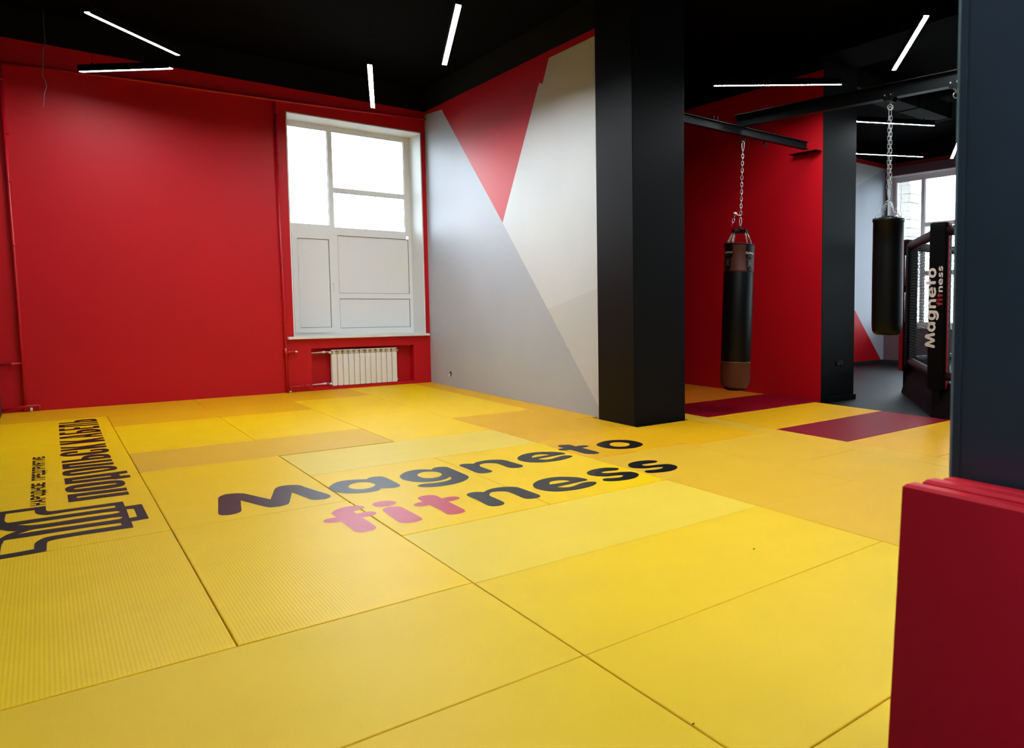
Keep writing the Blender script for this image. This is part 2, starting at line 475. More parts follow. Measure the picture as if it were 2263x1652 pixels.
# worn arris of the near pillar: a ragged strip where the paint has gone
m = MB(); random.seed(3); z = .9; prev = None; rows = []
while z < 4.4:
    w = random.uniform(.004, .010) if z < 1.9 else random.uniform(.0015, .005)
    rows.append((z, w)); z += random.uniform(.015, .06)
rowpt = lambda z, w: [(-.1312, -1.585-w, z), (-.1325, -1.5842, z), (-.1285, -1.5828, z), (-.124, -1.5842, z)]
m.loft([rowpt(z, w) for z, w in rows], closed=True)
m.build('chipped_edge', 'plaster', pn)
m = MB(); m.cbox(-.1325, -.1295, -1.606, -1.589, ZB+.01, ZT-.01, .001); m.build('corner_bead', 'blue_black', pn)

# ceiling beams and duct
m = MB(); m.box(6.05, 6.75, YS, YB, 4.55, ZT); struct(m.build('ceiling_beam', 'ceiling'))
m = MB(); m.box(2.95, 3.65, YS, 4.0, 4.6, ZT); struct(m.build('ceiling_beam', 'ceiling'))
m = MB(); m.box(XL, 12.55, -2.3, -1.7, 4.62, ZT); struct(m.build('ceiling_beam', 'ceiling'))
m = MB()
for k in range(3):
    m.cbox(6.9+k*.95, 6.9+k*.95+.93, 4.25, 4.65, 4.45, 4.70, .01)
    m.box(6.9+k*.95+.92, 6.9+k*.95+.96, 4.235, 4.665, 4.44, 4.71)
tag(m.build('ventilation_duct', 'ceiling_grey'), 'dark rectangular ventilation duct running under the black ceiling of the far gym', 'duct')

# outside: ground and the pier of pale blocks seen through the gym window
m = MB(); m.box(-40, 60, -40, 60, -1.7, -1.5); struct(m.build('ground_outside', 'ground'))
pier = empty('pier_outside', (13.6, 7.6, -1.5)); struct(pier)
mm = MB(); mm.box(13.32, 13.78, 7.47, 7.9, -1.5, 4.6); mm.build('core', 'brick', pier)
random.seed(11)
z = -1.5; row = 0
while z < 4.55:
    for k in range(2):
        y0 = 7.40 - random.uniform(0, .05) + k*.26
        b = MB(); b.cbox(13.3, 13.8, y0, y0+.24, z+.006, z+.19, .012)
        if 1.5 < z: b.build('block', 'brick', pier)
    z += .2; row += 1

# ------------------------------------------------------------------ windows
F0, F1 = 10.53, 10.60
w1 = empty('window_1', (2.18, 10.53, .82)); struct(w1)
m = MB()
m.box(1.23, 1.352, F0, F1, 0.82, 4.09); m.box(3.069, 3.13, F0, F1, 0.82, 2.441); m.box(3.028, 3.13, F0, F1, 2.441, 4.09)
m.box(1.352, 3.028, F0, F1, 4.005, 4.09); m.box(1.352, 3.069, F0, F1, 0.82, 0.917)
m.box(1.884, 1.951, F0-.006, F1-.002, 2.505, 4.01); m.box(1.917, 1.989, F0+.001, F1-.002, 0.912, 2.4)
m.box(1.347, 3.033, F0-.008, F1-.004, 2.39, 2.512); m.box(1.347, 1.885, F0-.008, F1-.004, 2.512, 2.537)
m.box(1.95, 3.033, F0-.006, F1-.002, 3.062, 3.133); m.box(1.988, 3.074, F0+.001, F1-.002, 1.389, 1.475)
m.build('window_frame', 'upvc', w1)
def pane(x0, x1, z0, z1, kind, par, dep=.02, g=.007):
    f = F0 + dep
    q_ = MB(); q_.box(x0+g, x1-g, f+.006, f+.016, z0+g, z1-g); 
    q_.build('pane' if kind == 'glass' else 'panel', kind, par)
    k = MB(); k.box(x0, x1, f, f+.01, z0, z0+g).box(x0, x1, f, f+.01, z1-g, z1).box(x0, x0+g, f, f+.01, z0+g, z1-g).box(x1-g, x1, f, f+.01, z0+g, z1-g)
    k.build('gasket', 'gasket', par)
pane(1.35, 1.886, 2.535, 4.007, 'glass', w1); pane(1.949, 3.03, 3.131, 4.007, 'glass', w1); pane(1.949, 3.03, 2.51, 3.064, 'glass', w1)
pane(1.987, 3.071, 1.472, 2.392, 'upvc_panel', w1, .012); pane(1.987, 3.071, 0.915, 1.391, 'upvc_panel', w1, .012)
m = MB(); S0 = F0-.022
m.box(1.352, 1.425, S0, F0+.03, 0.856, 2.395).box(1.861, 1.935, S0, F0+.03, 0.856, 2.395).box(1.425, 1.861, S0, F0+.03, 0.856, 0.934).box(1.425, 1.861, S0, F0+.03, 2.316, 2.395)
sash = m.build('sash', 'upvc', w1)
pane(1.423, 1.863, 0.932, 2.318, 'upvc_panel', sash, -.004)
m = MB(); m.cbox(1.886, 1.91, S0-.012, S0, 1.564, 1.646, .004).cbox(1.89, 1.906, S0-.045, S0-.03, 1.503, 1.625, .004).cbox(1.892, 1.904, S0-.04, S0-.01, 1.605, 1.625, .003)
m.build('handle', 'upvc', sash)
m = MB(); m.cbox(3.105, 3.135, F0-.012, F0, 3.847, 3.908, .004); m.build('hinge_cover', 'upvc', w1)
m = MB(); m.box(3.118, 3.133, YB-.003, F0, .80, 4.093).box(1.227, 1.242, YB-.003, F0, .80, 4.093).box(1.227, 3.133, YB-.003, F0, 4.078, 4.093)
m.build('reveal_lining', 'reveal', w1)
m = MB(); m.cbox(1.143, 3.172, 9.955, 10.05, .784, .822, .008); m.box(1.232, 3.128, 10.04, F0+.01, .786, .822)
m.build('window_sill', 'sill', w1)
# outer jamb seen through the right of the glass
m = MB(); m.box(3.10, 3.14, F1, YB+.65, .8, 4.09); m.build('outer_jamb', 'reveal', w1)

def gym_window(n, y0, y1, full):
    w = empty('window_%d' % n, (XE+.2, (y0+y1)/2, .8)); struct(w)
    X0, X1 = XE+.20, XE+.27
    ym_ = y1 - .80
    m = MB()
    for a, b in ((y0, y0+.10), (y1-.10, y1)): m.box(X0, X1, a, b, .8, 4.2)
    m.box(X0, X1, y0+.10, y1-.10, .8, .9).box(X0, X1, y0+.10, y1-.10, 4.085, 4.2)
    m.box(X0-.004, X1-.004, ym_-.045, ym_+.045, .9, 4.085)
    m.box(X0, X1, y0+.10, ym_-.045, 3.04, 3.12).box(X0, X1, y0+.10, ym_-.045, 1.96, 2.05)
    m.build('window_frame', 'upvc', w)
    for a, b, c, d in ((ym_+.045, y1-.10, .9, 4.085), (y0+.10, ym_-.045, 3.12, 4.085), (y0+.10, ym_-.045, 2.05, 3.04), (y0+.10, ym_-.045, .9, 1.96)):
        m = MB(); m.box(X0+.03, X0+.038, a, b, c, d); m.build('pane', 'glass', w)
        m = MB(); m.box(X0+.022, X0+.03, a, b, c, c+.008).box(X0+.022, X0+.03, a, b, d-.008, d).box(X0+.022, X0+.03, a, a+.008, c, d).box(X0+.022, X0+.03, b-.008, b, c, d)
        m.build('gasket', 'gasket', w)
    m = MB(); m.box(XE-.004, X0, y0-.002, y0+.012, .8, 4.2).box(XE-.004, X0, y1-.012, y1+.002, .8, 4.2).box(XE-.004, X0, y0, y1, 4.188, 4.202)
    m.build('reveal_lining', 'reveal', w)
    m = MB(); m.cbox(XE-.06, X0+.01, y0-.04, y1+.04, .77, .803, .006); m.build('window_sill', 'sill', w)
for n, (a, b) in enumerate(WIN_E): gym_window(2+n, a, b, n == 0)
w5 = empty('window_5', (XL-.2, -4.25, 1.0)); struct(w5)  # unseen window, added behind the camera as fill daylight
m = MB()
for a, b in ((-5.6, -5.52), (-2.98, -2.9), (-4.29, -4.21)): m.box(XL-.24, XL-.18, a, b, 1.0, 4.2)
for a, b in ((1.0, 1.08), (4.12, 4.2), (2.9, 2.97)): m.box(XL-.24, XL-.18, -5.6, -2.9, a, b)
m.build('window_frame', 'upvc', w5)
for a, b in ((-5.52, -4.29), (-4.21, -2.98)):
    for c, d in ((1.08, 2.9), (2.97, 4.12)):
        m = MB(); m.box(XL-.215, XL-.207, a, b, c, d); m.build('pane', 'glass', w5)
LET = {
 'M': [[[-0.626,3.671],[-0.609,3.721],[-0.574,3.759],[-0.53,3.752],[-0.486,3.718],[-0.466,3.676],[-0.422,3.538],[-0.375,3.395,1],[-0.341,3.517],[-0.3,3.667],[-0.276,3.726],[-0.238,3.761],[-0.199,3.758],[-0.16,3.731],[-0.134,3.69],[-0.122,3.613],[-0.087,3.426],[-0.058,3.286],[-0.053,3.238],[-0.059,3.199],[-0.078,3.17],[-0.109,3.158],[-0.145,3.165],[-0.171,3.193],[-0.183,3.234],[-0.202,3.363],[-0.226,3.5,1],[-0.269,3.338],[-0.305,3.206],[-0.321,3.175],[-0.352,3.158],[-0.387,3.156],[-0.418,3.173],[-0.438,3.209],[-0.481,3.353],[-0.526,3.501,1],[-0.55,3.341],[-0.57,3.207],[-0.586,3.174],[-0.611,3.156],[-0.641,3.151],[-0.667,3.164],[-0.683,3.189],[-0.688,3.233],[-0.658,3.445]]],
 'a': [[[-0.004,3.465],[0.017,3.516],[0.069,3.59],[0.123,3.623],[0.189,3.612],[0.242,3.581],[0.275,3.559,1],[0.31,3.595],[0.35,3.596],[0.383,3.571],[0.397,3.527],[0.401,3.402],[0.4,3.243],[0.394,3.19],[0.375,3.153],[0.34,3.143],[0.307,3.161],[0.276,3.182],[0.268,3.194,1],[0.234,3.144],[0.178,3.133],[0.117,3.149],[0.059,3.196],[0.017,3.253],[-0.005,3.307],[-0.007,3.407]],[[0.111,3.413],[0.14,3.463],[0.185,3.489],[0.228,3.476],[0.261,3.431],[0.274,3.362],[0.262,3.315],[0.228,3.271],[0.178,3.257],[0.139,3.276],[0.11,3.33],[0.104,3.375]]],
 'g': [[[0.487,3.473],[0.522,3.538],[0.571,3.594],[0.628,3.621],[0.681,3.61],[0.722,3.577],[0.751,3.537,1],[0.783,3.582],[0.821,3.597],[0.854,3.583],[0.879,3.549],[0.88,3.497],[0.879,3.345],[0.878,3.188],[0.872,3.123],[0.857,3.077],[0.823,3.029],[0.771,2.984],[0.715,2.961],[0.656,2.952],[0.596,2.961],[0.541,2.983],[0.497,3.022],[0.48,3.052],[0.48,3.079],[0.5,3.109],[0.532,3.117],[0.57,3.101],[0.618,3.083],[0.662,3.081],[0.702,3.092],[0.739,3.121],[0.754,3.146],[0.762,3.203,1],[0.732,3.166],[0.685,3.138],[0.637,3.133],[0.592,3.145],[0.549,3.175],[0.511,3.222],[0.483,3.294],[0.471,3.375]],[[0.606,3.437],[0.634,3.479],[0.672,3.499],[0.709,3.484],[0.739,3.452],[0.757,3.403],[0.755,3.342],[0.739,3.301],[0.708,3.263],[0.667,3.249],[0.632,3.264],[0.604,3.299],[0.595,3.356],[0.595,3.401]]],
 'n': [[[0.973,3.534],[1.0,3.564],[1.036,3.562],[1.07,3.533],[1.083,3.511,1],[1.124,3.553],[1.18,3.572],[1.238,3.569],[1.286,3.542],[1.322,3.503],[1.339,3.45],[1.343,3.371],[1.351,3.264],[1.353,3.185],[1.342,3.154],[1.317,3.127],[1.282,3.127],[1.246,3.15],[1.231,3.191],[1.232,3.276],[1.232,3.376],[1.217,3.419],[1.19,3.451],[1.157,3.468],[1.116,3.455],[1.095,3.419],[1.083,3.38],[1.083,3.305],[1.087,3.202],[1.082,3.159],[1.062,3.129],[1.024,3.124],[0.988,3.143],[0.97,3.176],[0.966,3.23],[0.97,3.379],[0.969,3.497]]],
 'e': [[[1.45,3.467],[1.492,3.526],[1.565,3.581],[1.643,3.597],[1.71,3.577],[1.767,3.538],[1.817,3.485],[1.849,3.416],[1.849,3.36],[1.832,3.338],[1.804,3.337],[1.699,3.33],[1.603,3.322],[1.562,3.313,1],[1.581,3.268],[1.621,3.244],[1.67,3.25],[1.731,3.277],[1.787,3.293],[1.824,3.276],[1.843,3.235],[1.834,3.212],[1.79,3.177],[1.702,3.146],[1.624,3.142],[1.552,3.159],[1.491,3.196],[1.447,3.25],[1.424,3.318],[1.426,3.402]],[[1.551,3.399,1],[1.586,3.46],[1.631,3.487],[1.674,3.483],[1.705,3.454],[1.721,3.411,1],[1.678,3.405],[1.615,3.401]]],
 't': [[[1.968,3.698],[1.994,3.726],[2.037,3.728],[2.072,3.7],[2.089,3.657],[2.084,3.578,1],[2.122,3.584],[2.164,3.57],[2.186,3.534],[2.177,3.5],[2.144,3.481],[2.106,3.475],[2.094,3.476,1],[2.093,3.386],[2.098,3.273],[2.095,3.203],[2.081,3.173],[2.049,3.156],[2.009,3.171],[1.977,3.211],[1.968,3.262],[1.97,3.374],[1.97,3.477,1],[1.926,3.479],[1.898,3.501],[1.884,3.534],[1.894,3.56],[1.928,3.582],[1.969,3.579,1],[1.959,3.65]]],
 'o': [[[2.266,3.511],[2.334,3.576],[2.42,3.611],[2.506,3.603],[2.569,3.56],[2.62,3.484],[2.637,3.389],[2.624,3.286],[2.595,3.222],[2.536,3.172],[2.455,3.146],[2.373,3.157],[2.306,3.2],[2.255,3.278],[2.238,3.371],[2.245,3.457]],[[2.369,3.446],[2.413,3.485],[2.459,3.492],[2.497,3.467],[2.523,3.425],[2.526,3.363],[2.503,3.308],[2.456,3.269],[2.404,3.265],[2.367,3.29],[2.346,3.336],[2.345,3.395]]],
 'f': [[[-0.173,2.738],[-0.157,2.776],[-0.127,2.815],[-0.088,2.84],[-0.05,2.846],[-0.015,2.835],[0.011,2.813],[0.026,2.776],[0.024,2.75],[0.01,2.728],[-0.016,2.717],[-0.035,2.715],[-0.053,2.7],[-0.058,2.676],[-0.056,2.634,1],[-0.033,2.629],[-0.004,2.632],[0.024,2.618],[0.038,2.59],[0.037,2.558],[0.02,2.531],[-0.012,2.515],[-0.039,2.514],[-0.056,2.516,1],[-0.055,2.399],[-0.056,2.282],[-0.062,2.24],[-0.078,2.21],[-0.108,2.194],[-0.141,2.197],[-0.165,2.216],[-0.177,2.247],[-0.176,2.324],[-0.177,2.429],[-0.177,2.509,1],[-0.206,2.514],[-0.235,2.532],[-0.254,2.556],[-0.256,2.591],[-0.243,2.618],[-0.214,2.633],[-0.183,2.633],[-0.172,2.629,1],[-0.175,2.689]]],
 'i': [[[0.093,2.61],[0.117,2.647],[0.155,2.647],[0.188,2.62],[0.202,2.577],[0.205,2.465],[0.208,2.301],[0.203,2.235],[0.188,2.207],[0.149,2.191],[0.112,2.198],[0.084,2.23],[0.073,2.275],[0.077,2.41],[0.084,2.566]]],
 'i_dot': [[[0.081,2.78],[0.099,2.811],[0.137,2.832],[0.176,2.821],[0.203,2.795],[0.216,2.748],[0.209,2.714],[0.181,2.684],[0.143,2.676],[0.106,2.69],[0.082,2.724]]],
 't2': [[[0.357,2.733],[0.375,2.763],[0.407,2.777],[0.441,2.769],[0.465,2.744],[0.474,2.708],[0.475,2.621,1],[0.507,2.626],[0.542,2.62],[0.567,2.59],[0.57,2.554],[0.55,2.525],[0.516,2.511],[0.475,2.508,1],[0.474,2.396],[0.473,2.265],[0.468,2.221],[0.448,2.194],[0.416,2.182],[0.381,2.19],[0.356,2.215],[0.352,2.247],[0.356,2.344],[0.354,2.432],[0.352,2.507,1],[0.318,2.51],[0.29,2.526],[0.274,2.556],[0.278,2.586],[0.294,2.611],[0.321,2.625],[0.349,2.627,1],[0.351,2.696]]],
 'n2': [[[0.636,2.595],[0.66,2.625],[0.7,2.633],[0.732,2.612],[0.753,2.583,1],[0.803,2.624],[0.861,2.64],[0.921,2.622],[0.971,2.584],[0.991,2.538],[0.996,2.428],[1.001,2.256],[0.992,2.216],[0.968,2.186],[0.928,2.184],[0.891,2.208],[0.88,2.25],[0.882,2.353],[0.881,2.47],[0.863,2.503],[0.827,2.533],[0.788,2.537],[0.755,2.498],[0.741,2.454],[0.741,2.366],[0.739,2.252],[0.729,2.212],[0.702,2.182],[0.663,2.182],[0.631,2.213],[0.626,2.261],[0.631,2.42],[0.628,2.549]]],
 'e2': [[[1.098,2.521],[1.136,2.577],[1.211,2.633],[1.294,2.647],[1.366,2.623],[1.423,2.57],[1.463,2.506],[1.481,2.44],[1.478,2.394],[1.459,2.379],[1.401,2.372],[1.302,2.364],[1.202,2.355,1],[1.227,2.314],[1.269,2.292],[1.324,2.307],[1.388,2.334],[1.446,2.335],[1.482,2.3],[1.478,2.267],[1.435,2.225],[1.349,2.194],[1.257,2.194],[1.179,2.216],[1.117,2.262],[1.08,2.34],[1.07,2.436]],[[1.199,2.458,1],[1.228,2.513],[1.269,2.535],[1.318,2.522],[1.349,2.493],[1.362,2.447,1],[1.311,2.444],[1.248,2.448]]],
 's': [[[1.582,2.571],[1.633,2.628],[1.706,2.654],[1.785,2.646],[1.836,2.609],[1.863,2.561],[1.846,2.522],[1.809,2.504],[1.75,2.527],[1.701,2.531],[1.683,2.517],[1.699,2.481],[1.759,2.445],[1.825,2.418],[1.87,2.376],[1.874,2.304],[1.843,2.246],[1.788,2.199],[1.715,2.184],[1.634,2.199],[1.575,2.231],[1.549,2.274],[1.561,2.316],[1.595,2.337],[1.646,2.308],[1.694,2.287],[1.739,2.305],[1.749,2.33],[1.71,2.357],[1.645,2.383],[1.595,2.431],[1.571,2.504]]],
 's2': [[[1.981,2.586],[2.035,2.64],[2.114,2.664],[2.187,2.645],[2.243,2.602],[2.255,2.555],[2.237,2.527],[2.198,2.516],[2.141,2.53],[2.089,2.531],[2.069,2.512],[2.078,2.47],[2.137,2.448],[2.216,2.425],[2.259,2.38],[2.26,2.307],[2.228,2.245],[2.165,2.2],[2.091,2.19],[2.014,2.21],[1.962,2.238],[1.939,2.281],[1.953,2.316],[1.982,2.333],[2.036,2.313],[2.094,2.303],[2.14,2.323],[2.148,2.343],[2.108,2.372],[2.039,2.392],[1.982,2.441],[1.954,2.504]]],
 'P1': [[[-1.363,4.494,1],[-1.053,4.478,1],[-1.055,4.373,1],[-1.318,4.39,1],[-1.32,4.364,1],[-1.319,4.338,1],[-1.054,4.328,1],[-1.054,4.222,1],[-1.363,4.233,1]]],
 'O1': [[[-1.372,4.707],[-1.364,4.767],[-1.336,4.813],[-1.289,4.826],[-1.211,4.829],[-1.131,4.82],[-1.074,4.791],[-1.051,4.726],[-1.049,4.64],[-1.061,4.57],[-1.088,4.539],[-1.146,4.525],[-1.237,4.535],[-1.312,4.552],[-1.35,4.58],[-1.367,4.626]],[[-1.327,4.687],[-1.314,4.703],[-1.231,4.708],[-1.152,4.708],[-1.105,4.7],[-1.094,4.683],[-1.097,4.662],[-1.12,4.656],[-1.202,4.651],[-1.279,4.652],[-1.318,4.658]]],
 'D1': [[[-1.37,5.138,1],[-1.107,5.151,1],[-1.006,5.163,1],[-1.008,5.056,1],[-1.063,5.037,1],[-1.055,4.966,1],[-1.003,4.957,1],[-1.002,4.859,1],[-1.097,4.849,1],[-1.105,4.874,1],[-1.368,4.896,1],[-1.368,5.002,1]],[[-1.328,5.029,1],[-1.11,5.038,1],[-1.107,4.984,1],[-1.325,4.993,1]]],
 'O2': [[[-1.376,5.374],[-1.369,5.447],[-1.338,5.485],[-1.27,5.504],[-1.167,5.504],[-1.098,5.479],[-1.062,5.419],[-1.055,5.336],[-1.067,5.269],[-1.109,5.247],[-1.212,5.231],[-1.295,5.223],[-1.343,5.239],[-1.371,5.291]],[[-1.333,5.354],[-1.317,5.371],[-1.223,5.39],[-1.137,5.386],[-1.102,5.364],[-1.105,5.339],[-1.157,5.327],[-1.259,5.321],[-1.322,5.322]]],
 'L1': [[[-1.371,5.807,1],[-1.064,5.802,1],[-1.064,5.709,1],[-1.329,5.701,1],[-1.33,5.682,1],[-1.328,5.663,1],[-1.062,5.631,1],[-1.064,5.529,1],[-1.37,5.562,1]]],
 'b1': [[[-1.371,5.978,1],[-1.249,5.977,1],[-1.244,6.046],[-1.223,6.123],[-1.178,6.155],[-1.122,6.136],[-1.079,6.091],[-1.064,6.005],[-1.064,5.881,1],[-1.372,5.879,1]],[[-1.204,5.991],[-1.19,6.026],[-1.145,6.032],[-1.107,6.012],[-1.105,5.988],[-1.111,5.967],[-1.166,5.981],[-1.199,5.977]]],
 'C1': [[[-1.377,6.317],[-1.365,6.399],[-1.327,6.448],[-1.261,6.444,1],[-1.262,6.349,1],[-1.321,6.341],[-1.331,6.317],[-1.328,6.294],[-1.248,6.302],[-1.153,6.308],[-1.105,6.307],[-1.1,6.327],[-1.103,6.348],[-1.131,6.364],[-1.178,6.345,1],[-1.177,6.435,1],[-1.128,6.449],[-1.082,6.431],[-1.057,6.365],[-1.056,6.292],[-1.068,6.227],[-1.108,6.19],[-1.196,6.172],[-1.288,6.174],[-1.342,6.203],[-1.371,6.262]]],
 'K1': [[[-1.366,6.776,1],[-1.252,6.705,1],[-1.059,6.768,1],[-1.06,6.669,1],[-1.157,6.626,1],[-1.061,6.606,1],[-1.061,6.516,1],[-1.369,6.512,1],[-1.368,6.608,1],[-1.245,6.617,1],[-1.367,6.686,1]]],
 'K2': [[[-1.369,7.167,1],[-1.242,7.099,1],[-1.052,7.179,1],[-1.055,7.085,1],[-1.128,7.044,1],[-1.053,7.009,1],[-1.055,6.914,1],[-1.367,6.906,1],[-1.37,7.011,1],[-1.244,7.021,1],[-1.369,7.08,1]]],
 'A1': [[[-1.365,7.462,1],[-1.051,7.528,1],[-1.052,7.435,1],[-1.134,7.402,1],[-1.136,7.365,1],[-1.052,7.329,1],[-1.053,7.261,1],[-1.366,7.337,1]],[[-1.316,7.373,1],[-1.183,7.409,1],[-1.183,7.367,1],[-1.314,7.351,1]]],
 'B1': [[[-1.363,7.786,1],[-1.32,7.782,1],[-1.321,7.693,1],[-1.238,7.691,1],[-1.233,7.777],[-1.204,7.866],[-1.15,7.886],[-1.093,7.856],[-1.055,7.774],[-1.052,7.607,1],[-1.364,7.598,1]],[[-1.195,7.71],[-1.164,7.744],[-1.095,7.74],[-1.095,7.703],[-1.187,7.688]]],
 'E1': [[[-1.361,8.109,1],[-1.318,8.112,1],[-1.318,8.012,1],[-1.248,8.017,1],[-1.244,8.11,1],[-1.199,8.107,1],[-1.2,8.015,1],[-1.096,8.015,1],[-1.093,8.102,1],[-1.047,8.099,1],[-1.05,7.927,1],[-1.362,7.918,1]]],
 'L2': [[[-1.359,8.427,1],[-1.044,8.429,1],[-1.045,8.339,1],[-1.312,8.343,1],[-1.314,8.299,1],[-1.045,8.26,1],[-1.046,8.179,1],[-1.36,8.209,1]]],
 'b2': [[[-1.357,8.596,1],[-1.233,8.595,1],[-1.226,8.681],[-1.189,8.744],[-1.121,8.764],[-1.072,8.752],[-1.046,8.677],[-1.045,8.499,1],[-1.358,8.518,1]],[[-1.185,8.631],[-1.134,8.649],[-1.088,8.638],[-1.089,8.596],[-1.181,8.6]]],
 'emblem': [[[-1.101,4.012,1],[-1.1,3.847,1],[-1.016,3.845,1],[-1.015,3.405,1],[-1.099,3.396,1],[-1.1,3.236,1],[-1.298,3.254],[-1.413,3.257],[-1.452,3.245],[-1.466,3.227],[-1.471,3.192],[-1.473,3.022,1],[-1.573,3.019],[-1.648,3.02],[-1.667,3.02,1],[-1.692,3.808,1],[-1.701,4.244,1],[-1.677,4.224,1],[-1.472,4.218,1],[-1.472,4.11],[-1.468,4.059],[-1.452,4.032],[-1.402,4.022],[-1.272,4.017]],[[-1.653,4.142,1],[-1.523,4.141,1],[-1.522,4.062],[-1.513,4.013],[-1.49,3.96],[-1.459,3.935],[-1.34,3.941],[-1.146,3.923,1],[-1.147,3.855,1],[-1.31,3.861],[-1.496,3.867],[-1.635,3.868],[-1.647,3.895],[-1.655,3.94],[-1.655,4.077]],[[-1.596,3.767,1],[-1.375,3.771],[-1.149,3.753],[-1.147,3.685],[-1.283,3.694],[-1.407,3.689],[-1.481,3.69],[-1.525,3.704],[-1.554,3.719]],[[-1.593,3.524,1],[-1.558,3.565],[-1.53,3.591],[-1.49,3.589],[-1.423,3.588],[-1.318,3.581],[-1.146,3.577],[-1.147,3.511],[-1.35,3.519],[-1.496,3.532]],[[-1.65,3.1,1],[-1.574,3.101],[-1.521,3.108,1],[-1.521,3.177],[-1.519,3.237],[-1.507,3.282],[-1.485,3.326],[-1.457,3.344],[-1.411,3.344],[-1.295,3.346],[-1.147,3.335,1],[-1.146,3.405,1],[-1.293,3.424],[-1.439,3.426],[-1.551,3.422],[-1.636,3.426],[-1.646,3.375],[-1.651,3.317],[-1.651,3.122],[-1.652,3.112]],[[-1.68,3.743,1],[-1.668,3.723],[-1.642,3.667],[-1.597,3.602,1],[-1.636,3.553],[-1.661,3.486],[-1.671,3.446,1]],[[-1.099,3.755,1],[-1.062,3.748,1],[-1.063,3.498,1],[-1.101,3.496,1]]],
}
